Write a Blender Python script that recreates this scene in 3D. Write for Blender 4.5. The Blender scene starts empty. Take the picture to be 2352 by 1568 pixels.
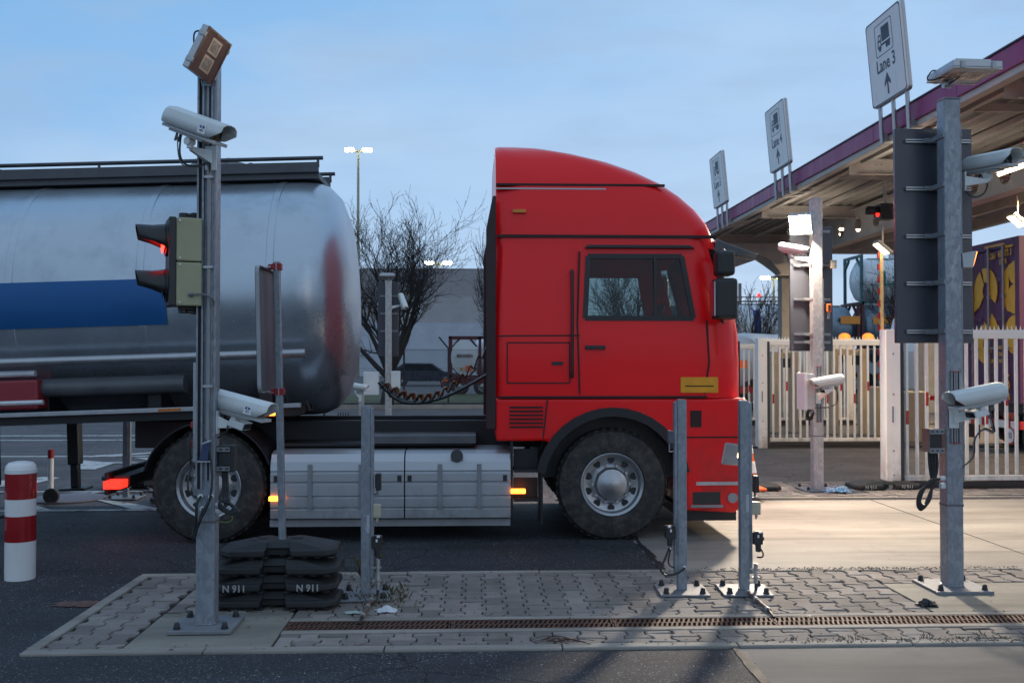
import bpy, bmesh, math, random
from mathutils import Vector, Matrix, Euler
R = math.radians
random.seed(7)
scene = bpy.context.scene
COL = scene.collection

# ------------------------------------------------------------------ camera and measuring
F = 2287.0; CX, CY = 1176.0, 784.0; CAMH = 1.63
YAW, PITCH = R(2.2), R(1.03)
fw = Vector((math.sin(YAW)*math.cos(PITCH), math.cos(YAW)*math.cos(PITCH), math.sin(PITCH)))
rt = Vector((math.cos(YAW), -math.sin(YAW), 0)); up = rt.cross(fw)
CAM = Vector((0, 0, CAMH))
def ray(u, v): return fw + rt*((u-CX)/F) + up*((CY-v)/F)
def at(u, v, Y):
    d = ray(u, v); return CAM + d*(Y/d.y)
def gp(u, v, z=0.0):
    d = ray(u, v); return CAM + d*((z-CAMH)/d.z)

cam = bpy.data.cameras.new('camera'); co = bpy.data.objects.new('camera', cam); COL.objects.link(co)
co.location = CAM; co.rotation_euler = (R(90)+PITCH, 0, -YAW)
cam.sensor_width = 36; cam.lens = 36*F/2352; cam.clip_end = 6000; cam.clip_start = .05
cam.dof.use_dof = True; cam.dof.focus_distance = 7.2; cam.dof.aperture_fstop = 5.0
scene.camera = co

# ------------------------------------------------------------------ mesh helpers
class MB:
    def __init__(s): s.v = []; s.f = []; s.m = []
    def add(s, vs, fs, m=0, M=None):
        b = len(s.v)
        for p in vs:
            p = Vector(p); s.v.append(M @ p if M is not None else p)
        for f in fs: s.f.append([i+b for i in f]); s.m.append(m)
        return s
    def box(s, x0, x1, y0, y1, z0, z1, m=0, M=None):
        return s.add([(x0,y0,z0),(x1,y0,z0),(x1,y1,z0),(x0,y1,z0),(x0,y0,z1),(x1,y0,z1),(x1,y1,z1),(x0,y1,z1)],
              [(0,3,2,1),(4,5,6,7),(0,1,5,4),(1,2,6,5),(2,3,7,6),(3,0,4,7)], m, M)
    def cb(s, c, d, m=0, M=None):
        return s.box(c[0]-d[0]/2,c[0]+d[0]/2,c[1]-d[1]/2,c[1]+d[1]/2,c[2]-d[2]/2,c[2]+d[2]/2,m,M)
    def prism(s, pts, ax, a, b, m=0, M=None):
        n = len(pts)
        def q(p, t): return (t,p[0],p[1]) if ax=='x' else ((p[0],t,p[1]) if ax=='y' else (p[0],p[1],t))
        vs = [q(p,a) for p in pts]+[q(p,b) for p in pts]
        fs = [tuple(range(n))[::-1], tuple(range(n,2*n))]+[(i,(i+1)%n,(i+1)%n+n,i+n) for i in range(n)]
        return s.add(vs, fs, m, M)
    def cyl(s, p0, p1, r0, r1=None, n=12, caps=True, m=0, M=None):
        p0 = Vector(p0); p1 = Vector(p1); r1 = r0 if r1 is None else r1
        d = (p1-p0).normalized(); a = d.orthogonal().normalized(); c = d.cross(a)
        vs = []
        for p, r in ((p0,r0),(p1,r1)):
            for i in range(n):
                t = 2*math.pi*i/n; vs.append(p+a*(r*math.cos(t))+c*(r*math.sin(t)))
        fs = [(i,(i+1)%n,(i+1)%n+n,i+n) for i in range(n)]
        if caps: fs += [tuple(range(n))[::-1], tuple(range(n,2*n))]
        return s.add(vs, fs, m, M)
    def tube(s, pts, r, n=7, m=0, M=None, smooth=True):
        pts = [Vector(p) for p in pts]
        if smooth and len(pts) > 2:
            q = []
            for i in range(len(pts)-1):
                p0 = pts[max(i-1,0)]; p1 = pts[i]; p2 = pts[i+1]; p3 = pts[min(i+2,len(pts)-1)]
                for k in range(5):
                    t = k/5; q.append(.5*((2*p1)+(p2-p0)*t+(2*p0-5*p1+4*p2-p3)*t*t+(3*p1-p0-3*p2+p3)*t**3))
            q.append(pts[-1]); pts = q
        d0 = (pts[1]-pts[0]).normalized(); a = d0.orthogonal().normalized()
        vs = []; fs = []; N = len(pts)
        for i, p in enumerate(pts):
            d = (pts[min(i+1,N-1)]-pts[max(i-1,0)]).normalized()
            a = (a-d*a.dot(d)).normalized(); c = d.cross(a)
            for k in range(n):
                t = 2*math.pi*k/n; vs.append(p+a*(r*math.cos(t))+c*(r*math.sin(t)))
        for i in range(N-1):
            for k in range(n): fs.append((i*n+k,i*n+(k+1)%n,(i+1)*n+(k+1)%n,(i+1)*n+k))
        fs += [tuple(range(n))[::-1], tuple(range((N-1)*n,N*n))]
        return s.add(vs, fs, m, M)
    def lathe(s, prof, n=24, m=0, M=None, close=False, cap0=True):
        vs = []; fs = []
        for r, z in prof:
            for i in range(n):
                t = 2*math.pi*i/n; vs.append((r*math.cos(t), r*math.sin(t), z))
        K = len(prof)
        for j in range(K-1+(1 if close else 0)):
            j2 = (j+1) % K
            for i in range(n): fs.append((j*n+i,j*n+(i+1)%n,j2*n+(i+1)%n,j2*n+i))
        if not close: fs += ([tuple(range(n))[::-1]] if cap0 else [])+[tuple(range((K-1)*n,K*n))]
        return s.add(vs, fs, m, M)
    def build(s, name, mats, parent=None, loc=(0,0,0), rot=(0,0,0), bevel=0, smooth=False, seg=2, recalc=True, solid=0):
        me = bpy.data.meshes.new(name)
        used = sorted({i for f in s.f for i in f})
        if len(used) < len(s.v):
            mp = {j:i for i,j in enumerate(used)}; s.v = [s.v[j] for j in used]; s.f = [[mp[i] for i in f] for f in s.f]
        me.from_pydata([tuple(p) for p in s.v], [], s.f)
        if not isinstance(mats, (list, tuple)): mats = [mats]
        for mt in mats: me.materials.append(mt)
        if len(mats) > 1: me.polygons.foreach_set('material_index', s.m)
        if recalc:
            bm = bmesh.new(); bm.from_mesh(me)
            bmesh.ops.recalc_face_normals(bm, faces=bm.faces[:]); bm.to_mesh(me); bm.free()
        if smooth:
            me.polygons.foreach_set('use_smooth', [True]*len(me.polygons)); me.set_sharp_from_angle(angle=R(38))
        me.update()
        o = bpy.data.objects.new(name, me); COL.objects.link(o)
        o.location = loc; o.rotation_euler = rot
        if parent is not None: o.parent = parent
        if solid:
            q = o.modifiers.new('thickness','SOLIDIFY'); q.thickness = solid; q.offset = 0
        if bevel:
            q = o.modifiers.new('bevel','BEVEL'); q.width = bevel; q.segments = seg; q.limit_method = 'ANGLE'; q.angle_limit = R(40)
        return o
def thing(name, label, cat, loc=(0,0,0), rot=(0,0,0), group=None):
    o = bpy.data.objects.new(name, None); COL.objects.link(o); o.empty_display_size = .1
    o.location = loc; o.rotation_euler = rot
    return tag(o, label, cat, group)
def tag(o, label, cat, group=None, kind=None):
    o['label'] = label; o['category'] = cat
    if group: o['group'] = group
    if kind: o['kind'] = kind
    return o
def struct(o, kind='structure', label=None, cat=None):
    o['kind'] = kind
    if label: o['label'] = label; o['category'] = cat
    return o
def kids(o): return list(o.children)
def copy_tree(o, parent=None):
    c = o.copy(); COL.objects.link(c)
    if parent is not None: c.parent = parent
    for k in kids(o): copy_tree(k, c)
    return c
def text(s, size, mat, parent, loc, rot, name='lettering', sx=1.0, ext=.0008, align='CENTER', sp=1.0, bold=0):
    cu = bpy.data.curves.new('t', 'FONT'); cu.body = s; cu.size = size; cu.align_x = align; cu.align_y = 'CENTER'
    cu.extrude = ext; cu.space_character = sp; cu.offset = bold; cu.resolution_u = 3
    to = bpy.data.objects.new('t', cu)
    me = bpy.data.meshes.new_from_object(to)
    bpy.data.objects.remove(to); bpy.data.curves.remove(cu)
    me.transform(Matrix.Diagonal((sx,1,1,1))); me.materials.clear(); me.materials.append(mat)
    o = bpy.data.objects.new(name, me); COL.objects.link(o); o.parent = parent; o.location = loc; o.rotation_euler = rot
    return o
FRONT = (R(90),0,0); LEFTF = (R(90),0,R(-90))

# ------------------------------------------------------------------ materials
def nmat(name):
    m = bpy.data.materials.new(name); m.use_nodes = True
    nt = m.node_tree; return m, nt, nt.nodes['Principled BSDF']
def node(nt, t, **kw):
    n = nt.nodes.new(t)
    for k, v in kw.items():
        if k in n.inputs.keys() and not hasattr(n, k): n.inputs[k].default_value = v
        else: setattr(n, k, v)
    return n
def mixc(nt, fac, a, b, mode='MIX'):
    n = nt.nodes.new('ShaderNodeMix'); n.data_type = 'RGBA'; n.blend_type = mode
    for i, x in ((0,fac),(6,a),(7,b)):
        if hasattr(x, 'links'): nt.links.new(x, n.inputs[i])
        elif i == 0: n.inputs[0].default_value = x
        else: n.inputs[i].default_value = (*x, 1)
    return n.outputs[2]
def noise(nt, co, scale, detail=4, rough=.55, sxyz=None):
    if sxyz:
        mp = nt.nodes.new('ShaderNodeMapping'); mp.inputs['Scale'].default_value = sxyz; nt.links.new(co, mp.inputs[0]); co = mp.outputs[0]
    n = nt.nodes.new('ShaderNodeTexNoise'); n.inputs['Scale'].default_value = scale; n.inputs['Detail'].default_value = detail
    n.inputs['Roughness'].default_value = rough; nt.links.new(co, n.inputs['Vector']); return n.outputs[0]
def voro(nt, co, scale, out='Distance'):
    n = nt.nodes.new('ShaderNodeTexVoronoi'); n.inputs['Scale'].default_value = scale; nt.links.new(co, n.inputs['Vector']); return n.outputs[out]
def ramp(nt, x, a, b, c0=0.0, c1=1.0):
    n = nt.nodes.new('ShaderNodeMapRange'); n.inputs[1].default_value = a; n.inputs[2].default_value = b
    n.inputs[3].default_value = c0; n.inputs[4].default_value = c1; nt.links.new(x, n.inputs[0]); return n.outputs[0]
def bump(nt, bs, h, strength, dist=.01):
    n = nt.nodes.new('ShaderNodeBump'); n.inputs['Strength'].default_value = strength; n.inputs['Distance'].default_value = dist
    nt.links.new(h, n.inputs['Height']); nt.links.new(n.outputs[0], bs.inputs['Normal'])
def pm(name, col, rough=.5, metal=0.0, var=.18, scale=5, dirt=None, bmp=0, bs_=60, coat=0, spec=None, stretch=None, dlo=.55, dhi=.75):
    m, nt, b = nmat(name)
    co_ = node(nt, 'ShaderNodeTexCoord').outputs['Object']
    n1 = noise(nt, co_, scale, 6, .6, stretch)
    c = mixc(nt, ramp(nt, n1, .3, .7), tuple(x*(1-var) for x in col), tuple(min(1,x*(1+var)) for x in col))
    if dirt:
        n2 = noise(nt, co_, scale*2.3, 8, .65, stretch); c = mixc(nt, ramp(nt, n2, dlo, dhi), c, dirt)
    nt.links.new(c, b.inputs['Base Color'])
    nt.links.new(ramp(nt, n1, .3, .7, max(.05,rough-.08), min(1,rough+.1)), b.inputs['Roughness'])
    b.inputs['Metallic'].default_value = metal
    if coat: b.inputs['Coat Weight'].default_value = coat; b.inputs['Coat Roughness'].default_value = .06
    if spec is not None: b.inputs['Specular IOR Level'].default_value = spec
    if bmp: bump(nt, b, noise(nt, co_, bs_, 5), bmp, .004)
    return m
def emat(name, col, st):
    m, nt, b = nmat(name); b.inputs['Base Color'].default_value = (*[min(1,c) for c in col],1)
    b.inputs['Emission Color'].default_value = (*col,1); b.inputs['Emission Strength'].default_value = st; return m
def glassm(name, tint, gloss=.25):
    m, nt, b = nmat(name); nt.nodes.remove(b)
    tr = node(nt,'ShaderNodeBsdfTransparent'); tr.inputs[0].default_value = (*tint,1)
    gl = node(nt,'ShaderNodeBsdfGlossy'); gl.inputs['Roughness'].default_value = .03
    fr = node(nt,'ShaderNodeFresnel'); fr.inputs[0].default_value = 1.5
    mx = node(nt,'ShaderNodeMixShader'); nt.links.new(fr.outputs[0], mx.inputs[0]); nt.links.new(tr.outputs[0], mx.inputs[1]); nt.links.new(gl.outputs[0], mx.inputs[2])
    nt.links.new(mx.outputs[0], nt.nodes['Material Output'].inputs[0]); return m
def galvm(name, base, var, sc=26, rough=.48, metal=.45):
    m, nt, b = nmat(name); co_ = node(nt,'ShaderNodeTexCoord').outputs['Object']
    mp = nt.nodes.new('ShaderNodeMapping'); mp.inputs['Scale'].default_value = (1,1,.55); nt.links.new(co_, mp.inputs[0])
    ds = noise(nt, mp.outputs[0], sc*1.4, 3)
    ad = nt.nodes.new('ShaderNodeVectorMath'); ad.operation = 'MULTIPLY_ADD'
    nz = nt.nodes.new('ShaderNodeTexNoise'); nz.inputs['Scale'].default_value = sc; nt.links.new(mp.outputs[0], nz.inputs['Vector'])
    nt.links.new(nz.outputs['Color'], ad.inputs[0]); ad.inputs[1].default_value = (.05,.05,.05); nt.links.new(mp.outputs[0], ad.inputs[2])
    vc = nt.nodes.new('ShaderNodeTexVoronoi'); vc.inputs['Scale'].default_value = sc*1.6; nt.links.new(ad.outputs[0], vc.inputs['Vector'])
    sep = nt.nodes.new('ShaderNodeSeparateColor'); nt.links.new(vc.outputs['Color'], sep.inputs[0])
    c = mixc(nt, ramp(nt, sep.outputs[0], .2, .95), tuple(x*(1-var) for x in base), tuple(x*(1+var) for x in base))
    n2 = noise(nt, co_, 3, 6, .6); c = mixc(nt, ramp(nt, n2, .5, .8, 0, .35), c, tuple(x*.5 for x in base))
    n3 = noise(nt, co_, 9, 5, .6, (1,1,.12)); c = mixc(nt, ramp(nt, n3, .62, .75, 0, .35), c, tuple(min(1,x*1.6) for x in base))
    nt.links.new(c, b.inputs['Base Color']); b.inputs['Metallic'].default_value = metal
    nt.links.new(ramp(nt, sep.outputs[1], 0, 1, rough-.12, rough+.12), b.inputs['Roughness'])
    bump(nt, b, n2, .08, .004); return m

def dirtlow(name, col, rough, metal, dirtc, z0, z1, amt, coat=0):
    # road spray: splashed dirt of its own shape, thicker on the lower panels
    m, nt, b = nmat(name); co_ = node(nt,'ShaderNodeTexCoord').outputs['Object']
    n1 = noise(nt, co_, 1.4, 5); c = mixc(nt, n1, tuple(x*.95 for x in col), tuple(min(1,x*1.05) for x in col))
    sp = nt.nodes.new('ShaderNodeSeparateXYZ'); nt.links.new(co_, sp.inputs[0])
    n2 = noise(nt, co_, 5, 8, .7, (1,1,.6)); h = ramp(nt, sp.outputs[2], z1, z0, 0, 1)
    mu = nt.nodes.new('ShaderNodeMath'); mu.operation = 'MULTIPLY'; nt.links.new(h, mu.inputs[0]); nt.links.new(ramp(nt, n2, .35, .7, 0, amt), mu.inputs[1])
    c = mixc(nt, mu.outputs[0], c, dirtc); nt.links.new(c, b.inputs['Base Color'])
    nt.links.new(ramp(nt, mu.outputs[0], 0, .6, rough, .7), b.inputs['Roughness']); b.inputs['Metallic'].default_value = metal
    if coat: b.inputs['Coat Weight'].default_value = coat; b.inputs['Coat Roughness'].default_value = .12; b.inputs['Specular IOR Level'].default_value = .3
    return m
GALV = galvm('galvanised_steel', (.27,.30,.34), .13, 30)
GALV2 = galvm('galvanised_light', (.46,.46,.46), .13, 26)
ALU = pm('brushed_aluminium', (.42,.43,.45), .38, .75, .1, 12)
STEEL = pm('dull_steel', (.26,.27,.29), .5, .5, .15, 10)
PLATE = pm('painted_plate', (.22,.23,.25), .55, .3, .15, 9, dirt=(.17,.16,.15))
CAMW = pm('camera_white', (.66,.70,.70), .42, 0, .05, 6, dirt=(.55,.56,.54), dlo=.6, dhi=.9)
CAMG = pm('camera_grey', (.45,.47,.48), .45, 0, .08, 8)
DARKGL = pm('dark_glass', (.012,.014,.018), .08, 0, .1, 3)
BLACK = pm('black_plastic', (.022,.023,.025), .45, 0, .2, 8)
CABLE = pm('black_cable', (.014,.015,.017), .4, 0, .1, 8)
GCABLE = pm('grey_cable', (.14,.15,.17), .45, 0, .1, 8)
RUBBER = pm('recycled_rubber', (.020,.021,.023), .62, 0, .3, 9, dirt=(.05,.045,.04), bmp=.35, bs_=90, dlo=.6, dhi=.85)
PANEL = pm('panel_back', (.062,.066,.082), .33, .2, .06, 2)
BEIGE = pm('signal_beige', (.36,.35,.22), .5, 0, .08, 6)
REDCL = pm('red_clamp', (.33,.018,.022), .5, 0, .15, 9)
WHITEP = pm('white_plastic', (.72,.74,.75), .4, 0, .05, 5, dirt=(.5,.48,.45), dlo=.6, dhi=.8)
BOLW = pm('bollard_white', (.74,.75,.75), .32, 0, .05, 4, dirt=(.42,.41,.38), dlo=.62, dhi=.85)
BOLR = pm('bollard_red', (.30,.008,.012), .22, 0, .12, 4, coat=.5)
GATEW = dirtlow('gate_white', (.84,.82,.79), .5, 0, (.26,.21,.16), .05, .75, 1.0)
REDREF = pm('red_reflector', (.45,.02,.02), .35, 0, .1, 5)
ORANGE = pm('orange_plastic', (.75,.13,.02), .45, 0, .12, 6)
SEAL = pm('dark_seal', (.04,.04,.045), .6, 0, .1, 5)
PURPLE = pm('purple_fascia', (.26,.012,.115), .42, .1, .12, 1.5, dirt=(.10,.012,.05), stretch=(1,2.5,.5), dlo=.55, dhi=.8)
CSTEEL = pm('canopy_steel', (.46,.44,.41), .55, .15, .14, 2.0, dirt=(.26,.23,.2), dlo=.6, dhi=.85)
DECK = pm('corrugated_deck', (.36,.34,.31), .55, .2, .15, 1.0)
CONCOL = pm('concrete_column', (.30,.29,.27), .85, 0, .15, 2, dirt=(.2,.19,.18), bmp=.2)
SIGNW = pm('sign_white', (.74,.76,.77), .38, 0, .04, 1.5, dirt=(.48,.49,.48), stretch=(1,3,.6), dlo=.58, dhi=.9)
SIGNB = pm('sign_blue_black', (.012,.022,.055), .45, 0, .05, 3)
TRED = dirtlow('truck_red', (.90,.006,.010), .30, 0, (.10,.045,.035), .30, 1.3, .7, coat=.22)
TSEAM = pm('truck_seam', (.02,.004,.005), .6, 0, .1, 4)
TANKM = pm('tank_steel', (.46,.52,.58), .30, .75, .08, .9, dirt=(.30,.34,.38), dlo=.5, dhi=.85, bmp=.12, bs_=1.6)
TBLUE = pm('tank_blue', (.008,.10,.30), .4, .2, .08, 1.5)
SKIRT = dirtlow('skirt_silver', (.44,.46,.49), .36, .55, (.11,.10,.09), .12, .62, .8)
CHASS = pm('chassis_black', (.016,.017,.02), .5, .1, .2, 4)
TYRE = pm('tyre_rubber', (.024,.024,.025), .75, 0, .25, 6, dirt=(.085,.075,.065), bmp=.2, dlo=.45, dhi=.75)
RIM = pm('wheel_rim', (.42,.43,.45), .35, .8, .1, 6)
TWIN = glassm('window_glass', (.42,.50,.50))
CLEARGL = glassm('clear_glass', (.85,.88,.9))
AMBER = emat('amber_lamp', (1,.22,.02), 7)
REDL = emat('red_lamp', (1,.02,.01), 2.6)
HEADL = emat('head_lamp', (1,.72,.40), 6)
FLOODE = emat('flood_glow', (1,.86,.62), 90)
TUBEE = emat('tube_glow', (1,.80,.50), 7)
MASTE = emat('mast_glow', (1,.95,.72), 30)
ORGE = emat('orange_glow', (1,.20,.02), 1.6)
BARK = pm('dark_bark', (.030,.028,.028), .85, 0, .25, 6)
TWIG = pm('bare_twig', (.034,.028,.027), .85, 0, .25, 6)
RUST = pm('rusty_iron', (.085,.045,.035), .72, .25, .35, 14, dirt=(.16,.07,.035), bmp=.4, bs_=80, dlo=.5, dhi=.75)
GREYB = pm('beige_box', (.46,.42,.32), .5, 0, .06, 6)
TAN = pm('tan_paint', (.50,.38,.25), .6, 0, .1, 3)
LITW = pm('paper_white', (.6,.62,.64), .6, 0, .1, 20)
LITB = pm('wrapper_blue', (.12,.36,.62), .35, 0, .3, 18, dirt=(.7,.75,.78), dlo=.5, dhi=.56)
BAGB = pm('black_bag', (.012,.012,.013), .3, 0, .2, 20)
LEAFB = pm('dead_leaf', (.16,.055,.025), .7, 0, .5, 30)
GRASSM = pm('dry_grass', (.09,.075,.03), .8, 0, .4, 20)
PURC = pm('container_purple', (.085,.022,.078), .5, .05, .12, 2, dirt=(.06,.02,.05), dlo=.6, dhi=.8)
YELC = pm('container_yellow', (.62,.33,.02), .5, 0, .1, 3)
CGREY = pm('container_grey', (.40,.39,.40), .6, .1, .1, .8)
CONTW = pm('container_pale', (.46,.50,.56), .55, .1, .1, .8)
MAROON = pm('maroon_frame', (.09,.02,.025), .55, .1, .15, 3)
TANKW = pm('tank_white', (.62,.65,.68), .35, .2, .06, 1)
TEAL = pm('teal_letters', (.01,.22,.20), .5, 0, .05, 3)
YPOST = pm('mast_yellow', (.36,.36,.24), .55, 0, .1, 3)
BLUEL = pm('label_blue', (.01,.05,.25), .5, 0, .05, 3)
ORGLAB = pm('label_orange', (.75,.28,.04), .5, 0, .05, 3)
# ------------------------------------------------------------------ ground materials
def asphalt(name, base, chips=.55):
    m, nt, b = nmat(name); co_ = node(nt,'ShaderNodeTexCoord').outputs['Object']
    n1 = noise(nt, co_, 75, 4, .75); n2 = noise(nt, co_, .9, 7, .62); n3 = noise(nt, co_, 5, 6, .6)
    c = mixc(nt, ramp(nt, n1, .40, .62), tuple(x*.35 for x in base), tuple(x*2.5 for x in base))
    c = mixc(nt, ramp(nt, n2, .42, .68, 0, .6), c, tuple(x*.45 for x in base))
    c = mixc(nt, ramp(nt, n3, .55, .75, 0, .35), c, tuple(x*1.8 for x in base))
    c = mixc(nt, ramp(nt, noise(nt, co_, 1.0, 6, .6, (.10,2.0,1)), .52, .70, 0, .6), c, tuple(x*.4 for x in base))
    c = mixc(nt, ramp(nt, noise(nt, co_, 1.6, 5, .6, (.16,1.5,1)), .56, .74, 0, .4), c, tuple(x*2.6 for x in base))
    cr = nt.nodes.new('ShaderNodeTexVoronoi'); cr.feature = 'DISTANCE_TO_EDGE'; cr.inputs['Scale'].default_value = .55
    dv = nt.nodes.new('ShaderNodeVectorMath'); dv.operation = 'MULTIPLY_ADD'; nz = nt.nodes.new('ShaderNodeTexNoise'); nz.inputs['Scale'].default_value = 3; nz.inputs['Detail'].default_value = 6; nt.links.new(co_, nz.inputs['Vector'])
    nt.links.new(nz.outputs['Color'], dv.inputs[0]); dv.inputs[1].default_value = (.35,.35,0); nt.links.new(co_, dv.inputs[2]); nt.links.new(dv.outputs[0], cr.inputs['Vector'])
    c = mixc(nt, ramp(nt, cr.outputs['Distance'], .007, .002, 0, .85), c, tuple(x*.18 for x in base))
    vo = nt.nodes.new('ShaderNodeTexVoronoi'); vo.inputs['Scale'].default_value = 80; nt.links.new(co_, vo.inputs['Vector'])
    sp = nt.nodes.new('ShaderNodeSeparateColor'); nt.links.new(vo.outputs['Color'], sp.inputs[0])
    sel = nt.nodes.new('ShaderNodeMath'); sel.operation = 'MULTIPLY'
    nt.links.new(ramp(nt, sp.outputs[0], .74, .80), sel.inputs[0]); nt.links.new(ramp(nt, vo.outputs['Distance'], .42, .28), sel.inputs[1])
    s2 = nt.nodes.new('ShaderNodeMath'); s2.operation = 'MULTIPLY'; s2_ = nt.nodes.new('ShaderNodeMath'); s2_.operation = 'MULTIPLY'; nt.links.new(sel.outputs[0], s2_.inputs[0]); nt.links.new(ramp(nt, sp.outputs[1], 0, 1, .3, chips), s2_.inputs[1]); nt.links.new(s2_.outputs[0], s2.inputs[0]); nt.links.new(ramp(nt, noise(nt, co_, 1.7, 5), .35, .65, .35, 1.0), s2.inputs[1])
    c = mixc(nt, s2.outputs[0], c, (.40,.40,.40))
    v2 = nt.nodes.new('ShaderNodeTexVoronoi'); v2.inputs['Scale'].default_value = 16; nt.links.new(co_, v2.inputs['Vector'])
    sq = nt.nodes.new('ShaderNodeSeparateColor'); nt.links.new(v2.outputs['Color'], sq.inputs[0])
    s3 = nt.nodes.new('ShaderNodeMath'); s3.operation = 'MULTIPLY'
    nt.links.new(ramp(nt, sq.outputs[0], .7, .72), s3.inputs[0]); nt.links.new(ramp(nt, v2.outputs['Distance'], .10, .06), s3.inputs[1])
    c = mixc(nt, s3.outputs[0], c, (.55,.55,.53))
    nt.links.new(c, b.inputs['Base Color']); b.inputs['Roughness'].default_value = .78; b.inputs['Specular IOR Level'].default_value = .35
    bump(nt, b, n1, .7, .006); return m
def concretem(name, base, dark, sc=1.0, spots=True):
    m, nt, b = nmat(name); co_ = node(nt,'ShaderNodeTexCoord').outputs['Object']
    n1 = noise(nt, co_, .8*sc, 8, .62, (.35,1.4,1)); n2 = noise(nt, co_, 60, 4, .6); n3 = noise(nt, co_, 3*sc, 8, .65)
    c = mixc(nt, ramp(nt, n1, .36, .68), tuple(x*1.1 for x in base), dark)
    c = mixc(nt, ramp(nt, n3, .56, .78, 0, .6), c, tuple(x*.8 for x in dark))
    if spots: c = mixc(nt, ramp(nt, noise(nt, co_, 1.1, 6, .6, (.12,2.2,1)), .55, .72, 0, .7), c, tuple(x*.55 for x in dark)); c = mixc(nt, ramp(nt, noise(nt, co_, 26, 3, .6), .66, .74, 0, .5), c, tuple(x*.4 for x in dark))
    c = mixc(nt, ramp(nt, n2, .3, .8, 0, .45), c, tuple(x*.62 for x in base))
    if spots:
        vo = voro(nt, co_, 9*sc); c = mixc(nt, ramp(nt, vo, .09, .05, 0, .75), c, tuple(x*.35 for x in base))
    nt.links.new(c, b.inputs['Base Color']); b.inputs['Roughness'].default_value = .8
    bump(nt, b, n2, .3, .004); return m
ASPH = asphalt('asphalt', (.027,.030,.036), 1.0)
ASPH2 = asphalt('asphalt_old', (.075,.066,.068), .3)
CONC = concretem('slab_concrete', (.36,.325,.285), (.15,.135,.122))
CONC2 = concretem('slab_concrete_worn', (.17,.165,.16), (.065,.064,.064))
PADC = concretem('pad_concrete', (.29,.265,.22), (.16,.147,.125), 2)
KERBM = concretem('kerb_concrete', (.33,.30,.265), (.19,.175,.155), 3, False)
def pavermat():
    m, nt, b = nmat('paver_concrete'); co_ = node(nt,'ShaderNodeTexCoord').outputs['Object']
    at_ = nt.nodes.new('ShaderNodeAttribute'); at_.attribute_name = 'tone'
    n1 = noise(nt, co_, 2.2, 7, .62); n2 = noise(nt, co_, 170, 3, .7)
    c = mixc(nt, at_.outputs['Fac'], (.185,.162,.148), (.33,.29,.265))
    c = mixc(nt, ramp(nt, n1, .45, .75, 0, .75), c, (.11,.10,.09)); c = mixc(nt, ramp(nt, noise(nt, co_, 9, 5, .7), .60, .70, 0, .6), c, (.075,.07,.062)); c = mixc(nt, ramp(nt, noise(nt, co_, 1.3, 4), .62, .72, 0, .35), c, (.09,.10,.05))
    c = mixc(nt, ramp(nt, n2, .4, .75, 0, .55), c, (.09,.085,.08))
    c = mixc(nt, ramp(nt, noise(nt, co_, 4, 6), .66, .78, 0, .5), c, (.22,.11,.06))
    nt.links.new(c, b.inputs['Base Color']); b.inputs['Roughness'].default_value = .85
    bump(nt, b, n2, .45, .004); return m
PAVER = pavermat()
JOINT = pm('joint_soil', (.014,.012,.010), .95, 0, .4, 12, dirt=(.05,.04,.022), bmp=.6, bs_=50)
LINEW = pm('road_paint', (.50,.50,.49), .7, 0, .08, 3, dirt=(.10,.10,.10), bmp=.3, bs_=120, dlo=.54, dhi=.62)
GRASSG = pm('verge_grass', (.085,.088,.036), .9, 0, .35, 1.5, dirt=(.10,.09,.035), bmp=.8, bs_=14)
SOIL = pm('verge_soil', (.04,.028,.024), .95, 0, .35, 2.5, bmp=.6, bs_=12)

def sheet(name, pts, z, mat, n=1):
    m = MB(); m.add([(p[0],p[1],z) for p in pts], [tuple(range(len(pts)))]); return struct(m.build(name, mat))
def rect(x0,x1,y0,y1): return [(x0,y0),(x1,y0),(x1,y1),(x0,y1)]
sheet('ground', rect(-3000,3000,-200,5000), -.012, ASPH2)
m = MB()
for q in ((-40,1.5,-12,5.597),(-40,-2.503,5.597,7.653),(-40,1.5,7.653,11.3)): m.box(q[0],q[1],q[2],q[3],-.4,0)
struct(m.build('road', ASPH))
sheet('road_far_lanes', rect(-40,60,11.3,33.2), -.004, ASPH2)
jag = [(1.46+.03*math.sin(i*2.1)+random.uniform(-.012,.012), 7.66+i*.15) for i in range(26)]
sheet('concrete_lane', jag+[(30,11.41),(30,7.66)], .002, CONC)
jag = [(1.47+.012*math.sin(i*2.7)+random.uniform(-.01,.01), -6+i*.2) for i in range(58)]
sheet('concrete_forecourt', jag+[(1.47,5.597)]+[(30,5.6),(30,-6)], .002, CONC2)
sheet('verge_soil', rect(-60,60,33.2,36.5), .03, SOIL)
sheet('verge_grass', rect(-60,60,36.0,45), .06, GRASSG)
sheet('yard_road', rect(-80,120,45,75), .004, ASPH2)

m = MB()   # tar joint where the asphalt meets the slabs
for y0, y1 in ((-2,5.59),(7.66,11.29)):
    y = y0; 
    while y < y1-.05:
        e = min(y+.17, y1); w0 = random.uniform(.008,.03); x = 1.475+random.uniform(-.012,.012); m.box(x-w0,x+w0,y,e+.02,-.01,.0045+random.random()*.0006); y = e
for x in (4.6,7.8): m.box(x-.006,x+.006,7.66,11.4,-.01,.0042); m.box(x-1.1-.006,x-1.1+.006,-3,5.59,-.01,.0042)
struct(m.build('road_joint', pm('tar_joint',(.016,.016,.017),.7,0,.3,20)))
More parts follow.
